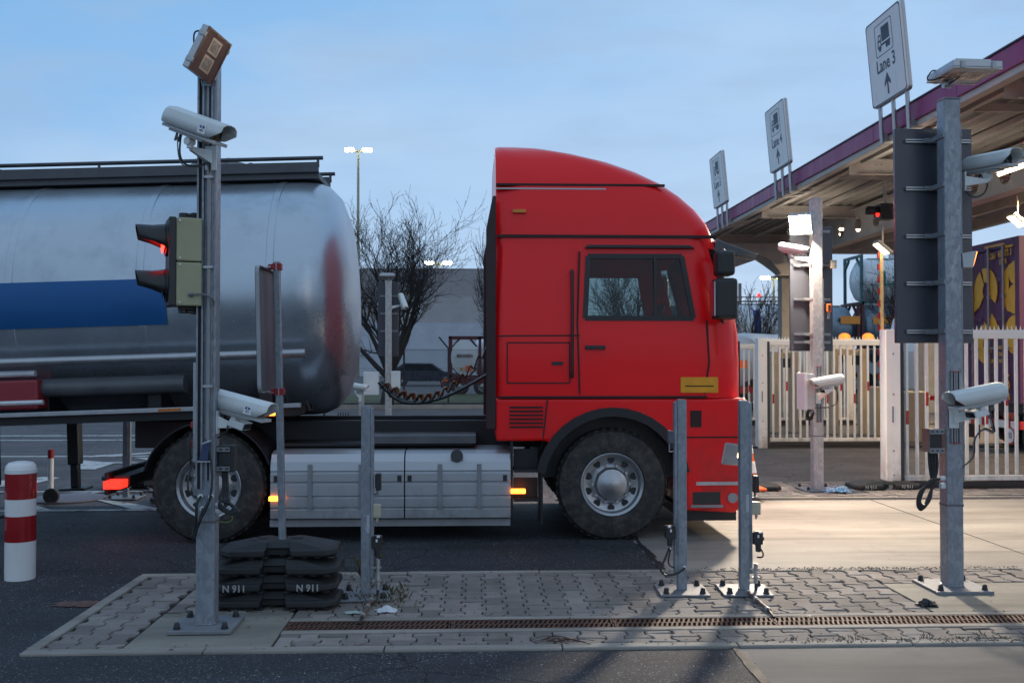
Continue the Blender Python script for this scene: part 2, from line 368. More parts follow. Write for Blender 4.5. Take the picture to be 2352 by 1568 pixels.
# ------------------------------------------------------------------ paved islands
def hw(y):
    y = abs(y)
    if y <= .035: return .055
    if y >= .065: return .0825
    return .055+(y-.035)/.03*.0275
YS = [-.1,-.065,-.035,.035,.065,.1]
def paving(name, areas, base, top):
    m = MB(); tones = []; p = .1375; L = .2
    for (x0,x1,y0,y1) in areas:
        i0 = int(math.floor(x0/p))-1; i1 = int(math.ceil(x1/p))+1
        for i in range(i0, i1+1):
            off = (L/2 if i % 2 else 0)
            j0 = int(math.floor((y0-off)/L))-1; j1 = int(math.ceil((y1-off)/L))+1
            for j in range(j0, j1+1):
                cx, cy = i*p, j*L+off
                if cx+.09 < x0 or cx-.09 > x1 or cy+.1 < y0 or cy-.1 > y1: continue
                def ring(g):
                    o = [( cx+hw(y)-g, cy+y*(1-g/.1)) for y in YS]+[(cx-hw(y)+g, cy+y*(1-g/.1)) for y in reversed(YS)]
                    return [(min(max(a,x0+g),x1-g), min(max(b,y0+g),y1-g)) for a,b in o]
                r0 = ring(.0045); r1 = ring(.0105)
                xs = [a for a,b in r1]; ys = [b for a,b in r1]
                if max(xs)-min(xs) < .03 or max(ys)-min(ys) < .02: continue
                dz = random.gauss(-.001,.0022)-(.005 if random.random() < .04 else 0); tx = random.gauss(0,.022); ty = random.gauss(0,.018)
                n = 12
                vs = [(a,b,base) for a,b in r0]+[(a,b,top-.005+dz) for a,b in r0]+[(a,b,top+dz+(a-cx)*tx+(b-cy)*ty) for a,b in r1]
                fs = [(k,(k+1)%n,(k+1)%n+n,k+n) for k in range(n)]+[(k+n,(k+1)%n+n,(k+1)%n+2*n,k+2*n) for k in range(n)]+[tuple(range(2*n,3*n))]
                m.add(vs, fs); tones += [min(1,max(0,random.gauss(.5,.34)))]*len(fs)
    o = m.build(name, PAVER, recalc=False)
    a = o.data.attributes.new('tone','FLOAT','FACE'); a.data.foreach_set('value', tones)
    return struct(o)
GX0, GX1 = -1.14, 8.9
areas = [(-2.42,-1.97,5.69,7.57),(-1.97,-1.14,6.46,7.57),(-1.14,2.95,6.30,7.57),(2.95,4.05,7.12,7.57),(4.05,9.0,6.30,7.57),(-1.14,9.0,5.69,5.955)]
paving('pavement_island', areas, .008, .03)
sheet('island_bed', rect(-2.45,9.0,5.66,7.6), .012, JOINT)
paving('pavement_far_island', [(1.0,12,11.62,12.95)], .0, .025)
sheet('far_island_bed', rect(1.0,12,11.6,12.98), .012, JOINT)
m = MB()
def kerbrun(x0,x1,y0,y1,along,z=.034,step=1.0):
    if along == 'x':
        x = x0
        while x < x1-.02: 
            e = min(x+step,x1); dz = random.uniform(-.002,.002); m.box(x+.003,e-.003,y0,y1,-.05,z+dz); x = e
    else:
        y = y0
        while y < y1-.02:
            e = min(y+step,y1); m.box(x0,x1,y+.003,e-.003,-.05,z); y = e
kerbrun(-2.5,9,5.60,5.685,'x'); kerbrun(-2.5,9,7.573,7.65,'x'); kerbrun(-2.5,-2.423,5.688,7.57,'y')
kerbrun(.95,12,11.53,11.61,'x'); kerbrun(.95,12,12.96,13.04,'x')
struct(m.build('kerb', KERBM, bevel=.008))
m = MB(); kerbrun(-60,60,33.0,33.2,'x',.12,1.0); struct(m.build('kerb_far', KERBM, bevel=.01))
m = MB(); m.box(-1.967,-1.147,5.69,6.455,.0,.031); m.box(2.953,4.047,6.305,7.117,.0,.031); struct(m.build('concrete_pad', PADC, bevel=.006))
m = MB(); m.box(GX0,9,5.958,6.02,.0,.033); m.box(GX0,9,6.235,6.297,.0,.033); struct(m.build('drain_frame', KERBM, bevel=.005))
sheet('drain_bottom', rect(GX0,9,6.02,6.235), .0085, pm('drain_dark',(.006,.006,.006),.9))

# grating: 1 m sections that lift out
def grate():
    t = thing('drain_grating','rusty cast iron slotted drain grating in the channel along the paved island','drain grating',(GX0,6.1275,0),group='drain gratings in the channel')
    b = MB()
    b.box(.003,.997,-.105,-.088,.008,.030); b.box(.003,.997,.088,.105,.008,.030); b.box(.003,.997,-.007,.007,.010,.029)
    k = 0; x = .012
    while x < .985:
        for (ya,yb,sg) in ((-.088,-.007,1),(.007,.088,1)):
            sh = .010*sg
            b.add([(x-sh,ya,.010),(x+.014-sh,ya,.010),(x+.014+sh,yb,.010),(x+sh,yb,.010),(x-sh,ya,.0285),(x+.014-sh,ya,.0285),(x+.014+sh,yb,.0285),(x+sh,yb,.0285)],
                  [(0,3,2,1),(4,5,6,7),(0,1,5,4),(1,2,6,5),(2,3,7,6),(3,0,4,7)])
        x += .0305; k += 1
    b.box(.003,.012,-.1,.1,.008,.029); b.box(.988,.997,-.1,.1,.008,.029)
    for xx in (.25,.75):
        b.box(xx-.012,xx+.012,.06,.104,.012,.0315)
    b.build('grid', RUST, t)
    q = MB()
    for xx in (.25,.75): q.cyl((xx,.094,.03),(xx,.094,.036),.007,n=6)
    q.build('bolt', STEEL, t); return t
g0 = grate()
for i in range(1,10):
    c = copy_tree(g0); c.location.x = GX0+i*1.0

# road markings left of the truck
def D(x,y): return ((x/3.137)/1.2755, (1100+y/3.137)/1.2755)
def mark(pts, z=.005):
    q = [gp(*D(*p)) for p in pts]; return [(a.x,a.y,z) for a in q]
m = MB()
def mk(pts): m.add(mark(pts), [tuple(range(len(pts)))])
mk([(-900,1258),(1480,1240),(1480,1228),(-900,1240)])
mk([(-900,1078),(1480,1068),(1480,1060),(-900,1068)])
mk([(-200,1040),(330,992),(560,938),(400,932),(-200,985)])
mk([(640,862),(880,862),(1050,806),(1900,800),(1900,792),(960,796),(760,780)])
mk([(868,1140),(1210,1228),(1480,1226),(1250,1182),(960,1142)])
mk([(820,752),(1480,712),(1480,700),(820,738)])
mk([(1230,757),(1480,793),(1480,757)])
mk([(600,1090),(860,1082),(940,1070),(660,1078)])
mk([(330,1235),(470,1235),(330,1195),(200,1180)])
o = m.build('road_marking', LINEW, recalc=False); struct(o)
m = MB()
for (a,b,c,d) in ((17.0,17.14,-9,2.5),(20.4,20.55,-12,4.5),(21.6,21.78,-12,3.5),(27,27.2,-12,5)):
    m.box(c,d,a,b,-.01,.0035)
for i in range(9):
    x = -5+i*.9; m.add([(x,20.6,.0035),(x+.35,20.6,.0035),(x+1.3,21.6,.0035),(x+.95,21.6,.0035)],[(0,1,2,3)])
struct(m.build('road_marking_far', LINEW))

# loose litter and weeds
m = MB()
for i in range(420):
    if random.random() < .6: x = random.uniform(-2.4,6); y = random.choice([random.gauss(5.69,.03), random.gauss(6.3,.03), random.uniform(5.7,7.5)])
    else: x = random.gauss(-.55,.22); y = random.gauss(6.72,.13)
    s = random.uniform(.004,.016); a = random.uniform(0,6.3); z = .036
    c, d = math.cos(a)*s, math.sin(a)*s
    m.add([(x-c,y-d,z),(x+d*.5,y-c*.5,z+s*.3),(x+c,y+d,z+.002),(x-d*.5,y+c*.5,z+s*.4)],[(0,1,2,3)])
tag(m.build('leaf_litter', LEAFB, recalc=False),'brown leaf crumbs scattered over the grey pavers','leaves',kind='stuff')
m = MB()
def tuft(x,y,n,h):
    for i in range(n):
        a = random.uniform(0,6.3); l = h*random.uniform(.4,1); px = x+random.gauss(0,.02); py = y+random.gauss(0,.02); le = random.uniform(.2,.8)*l
        w = .0018
        m.add([(px-w,py,.012),(px+w,py,.012),(px+math.cos(a)*le*.5+w*.7,py+math.sin(a)*le*.5,.012+l*.7),(px+math.cos(a)*le-w*.3,py+math.sin(a)*le,.012+l)],[(0,1,2,3)])
for i in range(26): tuft(random.uniform(1.5,4.6),random.gauss(5.7,.025),9,.05)
for i in range(20): tuft(random.gauss(-.62,.1),random.gauss(6.9,.2),9,.09)
for i in range(30): tuft(random.uniform(-2.3,4.5),random.choice([7.56,6.31]),5,.035)
for i in range(5): tuft(-.78,7.35,5,.24)
tag(m.build('weed_grass', GRASSM, recalc=False),'dry weed blades growing in the joints of the pavers','weeds',kind='stuff')
m = MB()
for i in range(900):
    x = random.gauss(3.2,.9); y = random.choice([5.66,7.6])+random.gauss(0,.03); s = random.uniform(.003,.009)
    m.cb((x,y,.036+s*.3),(s,s*1.3,s*.7),0,None)
for i in range(500):
    x = random.uniform(-3.4,1.3); y = 5.55-abs(random.gauss(0,.12)); s = random.uniform(.002,.006); m.cb((x,y,s*.4),(s,s*1.2,s*.8))
tag(m.build('grit', pm('grit_stone',(.16,.14,.12),.9,0,.5,40), recalc=False),'loose grit gathered along the kerb edges','grit',kind='stuff')
def crumple(name, label, cat, c, sx, sy, h, mat, seed):
    rn = random.Random(seed); n = 9; m = MB(); vs = []; fs = []
    for i in range(n):
        for j in range(n):
            a = i/(n-1)*2-1; b = j/(n-1)*2-1; r = max(0,1-(a*a+b*b)**.5*.8)
            k = 1-.25*abs(b); vs.append((c[0]+a*sx*k*(1+rn.uniform(-.2,.2)), c[1]+b*sy*(1+rn.uniform(-.25,.25)), c[2]+.003+h*r*rn.uniform(.2,1)))
    for i in range(n-1):
        for j in range(n-1): fs.append((i*n+j,(i+1)*n+j,(i+1)*n+j+1,i*n+j+1))
    m.add(vs,fs); o = m.build(name, mat, recalc=False, solid=.002); return tag(o,label,cat)
p = gp(888,1397,.03); crumple('paper_tissue','crumpled white tissue on the pavers beside the fallen conduit','litter',(p.x,p.y,.03),.07,.04,.05,LITW,1)
p = gp(838,1402,.03); crumple('paper_scrap','flat pale green paper scrap under the conduit end','litter',(p.x-.07,p.y+.02,.03),.06,.03,.015,pm('paper_green',(.36,.44,.40),.7),2)
p = gp(2128,1384,.03); crumple('plastic_bag','crushed black plastic scrap beside the right base plate','litter',(p.x,p.y,.03),.075,.05,.06,BAGB,3)
p = gp(180,1388,0); crumple('flattened_wrapper','flattened brown wrapper on the asphalt left of the island','litter',(p.x,p.y,.002),.16,.07,.015,pm('wrapper_brown',(.12,.06,.045),.5,0,.5,20),4)
p = gp(1922,1128,.03); crumple('plastic_wrapper','crumpled blue and white plastic wrapper on the far island','litter',(p.x,p.y,.03),.20,.12,.10,LITB,5)
m = MB(); 
for k in range(14):
    x = random.uniform(.32,.5); y = 5.7+random.uniform(-.03,.05); m.tube([(x,y,.036),(x+.09,y+random.uniform(-.03,.02),.045+random.random()*.015),(x+.2,y-random.random()*.05,.037)],.0018,4)
tag(m.build('dead_twigs',pm('twig_red',(.08,.035,.025),.8)),'small bundle of dead reddish twigs at the front kerb','twigs')
# ------------------------------------------------------------------ posts
PX = lambda n, Y: n*Y/F      # picture length at depth Y, in metres
def base_plate(t, w, th, mat=PLATE, z=0, rotz=0):
    m = MB(); m.box(-w/2,w/2,-w/2,w/2,z,z+th); m.build('base_plate', mat, t, bevel=.003, rot=(0,0,rotz))
    for sx in (-1,1):
        for sy in (-1,1):
            q = MB(); a = w/2-.045; v = Matrix.Rotation(rotz,4,'Z') @ Vector((sx*a,sy*a,0))
            q.cyl((0,0,0),(0,0,.012),.021,n=12); q.lathe([(.017,.012),(.017,.03),(.012,.038),(.004,.041)],10)
            q.build('anchor_bolt', BLACK, t, loc=(v.x,v.y,z+th), smooth=True)
def big_post(label, b, h, w, mat, platew=.37, sleeve=None, rail=True):
    t = thing('equipment_post', label, 'post', (b.x,b.y,b.z), group='tall galvanised equipment posts')
    base_plate(t, platew, .022)
    m = MB(); m.box(-w/2,w/2,-w/2,w/2,.0225,h); m.build('shaft', mat, t, bevel=.008, seg=3)
    m = MB(); m.box(-w/2-.002,w/2+.002,-w/2-.002,w/2+.002,h-.001,h+.012); m.build('cap', mat, t, bevel=.004)
    m = MB(); 
    for i in range(4):
        a = i*math.pi/2; M = Matrix.Rotation(a,4,'Z'); m.prism([(-w/2+.002,.022),(w/2-.002,.022),(w/2-.002,.031),(-w/2+.002,.031)],'y',-w/2-.006,-w/2+.002,M=M)
    m.build('weld_bead', mat, t, bevel=.003)
    if sleeve:
        m = MB(); e = w/2+.0015; m.box(-e,e,-e,e,sleeve,sleeve+.014); m.build('joint_band', pm('joint_mark',(.14,.13,.14),.6,.2), t)
    return t
def strut(t, name, x, y, z0, z1, w=.041, d=.022, mat=GALV, caps=True):
    m = MB(); a = w/2
    m.box(x-a,x+a,y-.003,y,z0,z1); m.box(x-a,x-a+.003,y-d,y-.003,z0,z1); m.box(x+a-.003,x+a,y-d,y-.003,z0,z1)
    m.box(x-a+.003,x-a+.011,y-d,y-d+.003,z0,z1); m.box(x+a-.011,x+a-.003,y-d,y-d+.003,z0,z1)
    m.box(x-a+.004,x+a-.004,y-.0045,y-.0032,z0,z1,1)
    m.build(name, [mat, SEAL], t)
    if caps:
        q = MB(); q.box(x-a-.001,x+a+.001,y-d-.001,y,z1,z1+.006); q.box(x-a-.001,x+a+.001,y-d-.001,y,z0-.006,z0); q.build('end_cap', REDCL, t)
PL = gp(474,1433,.035); PL.y = 6.12; PL.x = at(479,800,6.12).x
PR = Vector((at(2184,1000,6.95).x, 6.95, .031))
PM = gp(1877,1125,.025); PF = gp(892,990,.0)
post_l = big_post('tall galvanised post beside the signal head, foreground left', PL, 3.46, .112, GALV, .37, sleeve=.63)
post_r = big_post('tall galvanised post carrying the blank panel, foreground right', PR, 3.46, .118, GALV, .40, sleeve=.585)
post_m = big_post('tall pale galvanised post under the glowing floodlight', PM, 3.58, .125, GALV2, .42, sleeve=.66)
post_f = big_post('distant tall pale post seen in the gap behind the lorry', PF, 3.42, .14, GALV2, .40)
def loc_(P, u, v, dy=0):     # picture position to a post's own coordinates, at its front face
    q = at(u, v, P.y+dy); return q-P
# left post fittings
fy = -.056
z0 = loc_(PL,470,1115,fy).z; z1 = loc_(PL,480,135,fy).z
strut(post_l,'strut_channel',-.033,fy,z0,z1,.041,.024,caps=False)
strut(post_l,'strut_channel',.020,fy,z0+.05,z1,.036,.014,caps=False)
m = MB(); za = loc_(PL,480,1000,fy).z; zb = loc_(PL,480,395,fy).z; m.cyl((.018,fy-.026,za),(.018,fy-.026,zb),.0125,n=12); m.cyl((.018,fy-.026,za-.03),(.018,fy-.026,za+.03),.015,n=12); m.cyl((.018,fy-.026,zb-.03),(.018,fy-.026,zb+.02),.015,n=12)
m.build('conduit', STEEL, post_l, smooth=True)
for v in (402,608,880):
    z = loc_(PL,478,v,fy).z; m = MB(); m.box(-.006,.042,fy-.041,fy-.014,z-.009,z+.009); m.cyl((-.008,fy-.028,z),(-.008,fy-.042,z),.006,n=8); m.cyl((.044,fy-.028,z),(.044,fy-.042,z),.006,n=8); m.build('pipe_clamp', ALU, post_l, bevel=.002)
for (u,v) in ((462,1132),(486,1132),(466,1160)):
    q = loc_(PL,u,v,fy); m = MB(); m.cyl((q.x,fy+.002,q.z),(q.x,fy-.035,q.z),.013,.012,n=10); m.cyl((q.x,fy-.014,q.z),(q.x,fy-.022,q.z),.016,n=6); m.build('cable_gland', WHITEP, post_l, smooth=True)
m = MB()
def pl(u,v,dy): 
    q = at(u,v,PL.y+dy); q = q-PL; return (q.x,q.y,q.z)
m.tube([pl(462,1132,-.09),pl(452,1150,-.11),pl(450,1190,-.11),pl(444,1230,-.10)],.0085)
m.tube([pl(486,1132,-.09),pl(476,1150,-.12),pl(460,1180,-.12),pl(447,1228,-.11)],.0085)
m.tube([pl(466,1160,-.09),pl(462,1178,-.11),pl(455,1200,-.11),pl(441,1225,-.10)],.0085)
m.tube([pl(474,1000,-.09),pl(484,1050,-.10),pl(487,1100,-.12),pl(478,1150,-.13),pl(455,1195,-.13)],.007)
m.tube([pl(440,1060,-.05),pl(432,1095,-.08),pl(434,1122,-.09),pl(452,1136,-.07)],.006)
m.tube([pl(438,985,-.05),pl(436,1020,-.06),pl(438,1062,-.05)],.006)
m.build('cable_bundle', CABLE, post_l, smooth=True)
m = MB()
for k,(u,v) in enumerate(((511,1068),(516,1068),(521,1070),(514,1071))):
    m.tube([pl(u,v,.02),pl(u+2,1110,.01),pl(u-6+k*5,1140,-.03),pl(530+k*3,1150+k*4,-.06),pl(548-k*3,1168-k*3,-.08),pl(525,1172-k*2,-.08),pl(502,1158-k*4,-.06)],.008)
m.build('cable_loop', CABLE, post_l, smooth=True)
m = MB()
for v in (1152,1166): 
    q = pl(497,v,-.03); m.cyl((.05,q[1],q[2]),(.10,q[1],q[2]),.013,n=10); m.cyl((.066,q[1],q[2]),(.076,q[1],q[2]),.018,n=6)
m.build('cable_gland', WHITEP, post_l, smooth=True)
m = MB(); m.tube([pl(500,1190,-.05),pl(520,1192,-.06),pl(533,1186,-.06),pl(531,1172,-.06)],.004); m.build('earth_wire', pm('earth_green',(.12,.16,.03),.5), post_l, smooth=True)

def device_box(t, name, c, s, lid=True, mats=None):
    m = MB(); m.cb(c, s); m.build(name, BLACK, t, bevel=.004)
# controller box of the left post (behind its right edge)
t = thing('control_box','black finned control box on slotted steel rails, right flank of the left post','control box', tuple(PL+Vector(pl(516,1045,.03))))
m = MB(); m.cb((.02,0,0),(.095,.09,.16)); m.build('case', BLACK, t, bevel=.004)
for z in (.058,-.058):
    m = MB(); m.cb((-.02,-.05,z),(.125,.008,.036)); m.cb((-.02,-.046,z+.016),(.125,.016,.004)); m.cb((-.02,-.046,z-.016),(.125,.016,.004))
    for k in range(3): m.cb((-.045+k*.036,-.0548,z),(.02,.002,.010),1)
    m.build('mounting_rail', [STEEL, BLACK], t)
# blank aluminium strip with red clips on the left flank
t = thing('light_strip','narrow aluminium light bar with red end clips, left flank of the left post','light bar', tuple(PL+Vector(pl(449,940,-.02))))
m = MB(); m.box(-.010,.010,-.02,.02,-.30,.30); m.build('profile', ALU, t, bevel=.003)
m = MB(); m.box(.010,.022,-.012,.012,-.24,-.20); m.box(.010,.022,-.012,.012,.2,.24); m.build('standoff', STEEL, t)
for z in (-.075,-.185):
    m = MB(); m.box(-.026,-.0105,-.016,.016,z-.018,z+.018); m.build('end_clip', ORANGE if z>0 else REDCL, t, bevel=.003)
t = thing('sensor','small white and dark blue wedge sensor on the front of the left post','sensor', tuple(PL+Vector(pl(471,1030,-.095))))
m = MB(); m.prism([(-.03,-.05),(.02,-.05),(.03,.06),(-.012,.045)],'y',-.02,.02); m.build('case', pm('sensor_blue',(.03,.05,.12),.4), t, bevel=.003)
m = MB(); m.add([(-.012,-.022,.047),(.031,-.022,.062),(.031,.022,.062),(-.012,.022,.047),(-.012,-.022,.052),(.031,-.022,.068),(.031,.022,.068),(-.012,.022,.052)],[(0,3,2,1),(4,5,6,7),(0,1,5,4),(1,2,6,5),(2,3,7,6),(3,0,4,7)]); m.build('hood', WHITEP, t)
m = MB(); m.box(-.04,.035,-.018,.045,-.062,-.052); m.build('bracket', ALU, t)

# ------------------------------------------------------------------ cctv cameras
def cctv(label, c, yaw, pitch, mount, s=1.0, lamp=False, sticker=False, arm=True, cable=None, mat=CAMW, wall=None):
    c = Vector(c); mount = Vector(mount)
    t = thing('security_camera', label, 'camera', tuple(mount), group='weatherproof cameras on the posts')
    rot = (0,pitch,yaw); o = c-mount
    RM = Euler(rot,'XYZ').to_matrix().to_4x4(); L = lambda p: (RM @ (Vector(p)*s))+o
    k = dict(loc=o, rot=rot); S = Matrix.Scale(s,4)
    m = MB(); m.box(-.215,.215,-.052,.052,-.058,-.038,M=S); m.box(-.17,.10,-.036,.036,-.072,-.058,M=S); m.build('tray', CAMG, t, bevel=.003, **k)
    m = MB(); sec = [(-.048,-.039),(.048,-.039),(.050,.015),(.036,.042),(.012,.052),(-.012,.052),(-.036,.042),(-.050,.015)]
    m.prism(sec,'x',-.20,.155,M=S); m.build('housing', mat, t, bevel=.006, **k)
    m = MB(); m.prism([(y*.93,z*.93) for y,z in sec],'x',.1555,.158,M=S); m.build('window', DARKGL, t, **k)
    m = MB(); m.cyl((.158,0,.002),(.163,0,.002),.026,n=18,M=S); m.cyl((.163,0,.002),(.165,0,.002),.019,n=18,m=1,M=S); m.build('lens', [BLACK,DARKGL], t, smooth=True, **k)
    # hood: arched shell, slanting at its open end and closing round behind
    def arch(x, zb, kx=1.0):
        P = []
        top = [(-.066,zb),(-.067,.020),(-.058,.052),(-.034,.069),(0,.074),(.034,.069),(.058,.052),(.067,.020),(.066,zb)]
        return [(x,y*kx,(z if i in (0,8) else (z+.03)*kx-.03)) for i,(y,z) in enumerate(top)]
    st = [arch(-.232,-.005,.42),arch(-.228,-.02,.80),arch(-.212,-.034,.95),arch(-.18,-.036),arch(.14,-.036),arch(.175,-.028),arch(.245,.020)]
    m = MB(); vs = [p for q in st for p in q]; fs = []
    for i in range(len(st)-1):
        for j in range(8): fs.append((i*9+j,i*9+j+1,(i+1)*9+j+1,(i+1)*9+j))
    fs.append(tuple(range(9))); m.add(vs, fs, M=S)
    m.build('sunshield', mat, t, smooth=True, solid=.004*s, **k)
    if arm:
        kn = L((-.02,0,-.085)); m = MB(); m.cyl(L((-.02,-.026,-.095)),L((-.02,.026,-.095)),.024*s,n=14); m.cyl(L((-.02,0,-.07)),kn+Vector((0,0,-.05*s)),.02*s,n=12); m.build('swivel_joint', mat, t, smooth=True)
        b0 = kn+Vector((0,0,-.05*s)); d = Vector((0,0,-.03*s)) 
        m = MB(); n = (Vector((0,0,0))-b0); side = n.cross(Vector((0,0,1))).normalized()*.014*s; hz = Vector((0,0,1))
        a1 = .012*s; a2 = .05*s
        vs = [b0+side+hz*a1,b0-side+hz*a1,b0-side-hz*a1,b0+side-hz*a1, side*1.3+hz*a2*.6,-side*1.3+hz*a2*.6,-side*1.3-hz*a2,side*1.3-hz*a2]
        m.add(vs,[(0,1,2,3),(7,6,5,4),(0,4,5,1),(1,5,6,2),(2,6,7,3),(3,7,4,0)]); m.build('bracket_arm', mat, t, bevel=.003)
        m = MB(); w = wall or 'y'
        if w == 'y': m.box(-.035*s,.035*s,.001,.010,-.085*s,.06*s); 
        else: m.box(-.005,.005,-.035*s,.035*s,-.085*s,.06*s)
        m.build('wall_plate', mat, t, bevel=.003)
    if sticker:
        M_ = Matrix.Translation((.105,-.0705,.004))
        m = MB(); m.box(-.03,.03,-.0008,.0008,-.028,.028,M=S@M_); m.build('sticker', SIGNW, t, **k)
        def lt(p): return L(p)
        tx = text('VISY', .016*s, SIGNB, t, L((.105,-.072,-.008)), (RM.to_3x3()@Euler(FRONT).to_matrix()).to_euler())
        m = MB(); m.prism([(.020*math.cos(a),.009*math.sin(a)) for a in [i*math.pi/10 for i in range(20)]],'y',-.0006,.0004,M=S@Matrix.Translation((.105,-.0718,.014))); m.build('eye_mark', BLUEL, t, **k)
        m = MB(); m.prism([(.005*math.cos(a),.006*math.sin(a)) for a in [i*math.pi/6 for i in range(12)]],'y',-.0005,.0003,M=S@Matrix.Translation((.105,-.0728,.014))); m.build('eye_pupil', SIGNW, t, **k)
    if lamp:
        m = MB(); m.prism([(-.05,-.132),(.075,-.142),(.085,-.092),(-.03,-.092)],'y',-.05,.05,M=S); m.build('infrared_lamp', mat, t, bevel=.004, **k)
        m = MB(); m.add([(.0762,-.042,-.136),(.0762,.042,-.136),(.0845,.042,-.098),(.0845,-.042,-.098)],[(0,1,2,3)],M=Matrix.Translation((.002,0,0))@S); m.build('lamp_window', DARKGL, t, solid=.001, **k)
        m = MB(); m.box(-.03,.01,-.012,.012,-.094,-.07,M=S); m.build('lamp_arm', CAMG, t, **k)
    if cable:
        m = MB(); m.tube([L((-.10,0,-.07))]+[Vector(p)-mount for p in cable], .006*s); m.cyl(L((-.10,0,-.065)),L((-.10,0,-.12)),.010*s,n=8); m.build('camera_cable', CABLE, t, smooth=True)
        if len(cable) > 3:
            m = MB(); m.tube([L((-.13,0,-.07))]+[Vector(p)-mount+Vector((-.008,0,-.008)) for p in cable], .004*s); m.cyl(L((-.13,0,-.065)),L((-.13,0,-.12)),.008*s,n=8); m.build('camera_cable', GCABLE, t, smooth=True)
    return t
A = lambda u,v,Y: at(u,v,Y)
Yl = PL.y
cctv('upper white camera tilted down to the right on the left post', A(452,285,Yl-.20), R(-26), R(21), A(484,352,Yl-.085), 1.0, sticker=True,
     cable=[A(413,345,Yl-.22),A(425,370,Yl-.2),A(455,374,Yl-.15),A(480,368,Yl-.1),A(481,392,Yl-.09)])
cctv('lower white camera with infrared lamp poking out right of the left post', A(552,926,Yl+.02), R(-22), R(12), A(500,958,Yl+.0), .94, lamp=True, sticker=True, wall='x',
     cable=[A(523,975,Yl),A(515,990,Yl),A(500,998,Yl)])
Yr = PR.y
cctv('lower pale camera pointing left with infrared lamp on the right post', A(2244,905,Yr-.16), R(180+16), R(9), A(2192,950,Yr-.085), .98, lamp=True,
     cable=[A(2276,948,Yr-.16),A(2284,985,Yr-.14),A(2262,978,Yr-.12),A(2240,1000,Yr-.10),A(2236,1040,Yr-.08),A(2212,1066,Yr-.06)])
cctv('upper pale camera facing right on a long arm of the right post', A(2274,368,Yr-.02), R(-72), R(2), A(2213,408,Yr), .95, wall='x',
     cable=[A(2268,415,Yr+.06),A(2258,440,Yr+.03),A(2232,446,Yr+.02),A(2214,428,Yr)])
Ym = PM.y
cctv('small cream camera just under the glowing floodlight', A(1822,573,Ym-.1), R(-38), R(14), A(1866,596,Ym-.02), .80, mat=CAMW, wall='x',
     cable=[A(1812,600,Ym-.1),A(1826,612,Ym-.1),A(1850,608,Ym-.05),A(1866,600,Ym-.03)])
cctv('cream camera pointing left with infrared lamp on the pale middle post', A(1900,876,Ym-.18), R(180+12), R(9), A(1880,912,Ym-.085), .92, lamp=True,
     cable=[A(1924,905,Ym-.16),A(1921,925,Ym-.15),A(1905,934,Ym-.12),A(1870,936,Ym-.1)])
Yf = PF.y
cctv('white camera angled down on the distant post behind the lorry', A(925,692,Yf), R(-60), R(50), A(899,705,Yf), .95, wall='x')

p = gp(830,1010); pf2 = thing('camera_post','thin low post carrying a camera on the far lane, seen in the gap','post',(p.x,p.y,0))
m = MB(); m.box(-.05,.05,-.05,.05,.012,1.0); m.build('shaft', GALV2, pf2, bevel=.004); base_plate(pf2,.3,.012)
cctv('far camera facing right on the thin low post in the gap', A(820,888,p.y-.05), R(-12), R(8), (p.x-.02,p.y-.052,.86), .95)
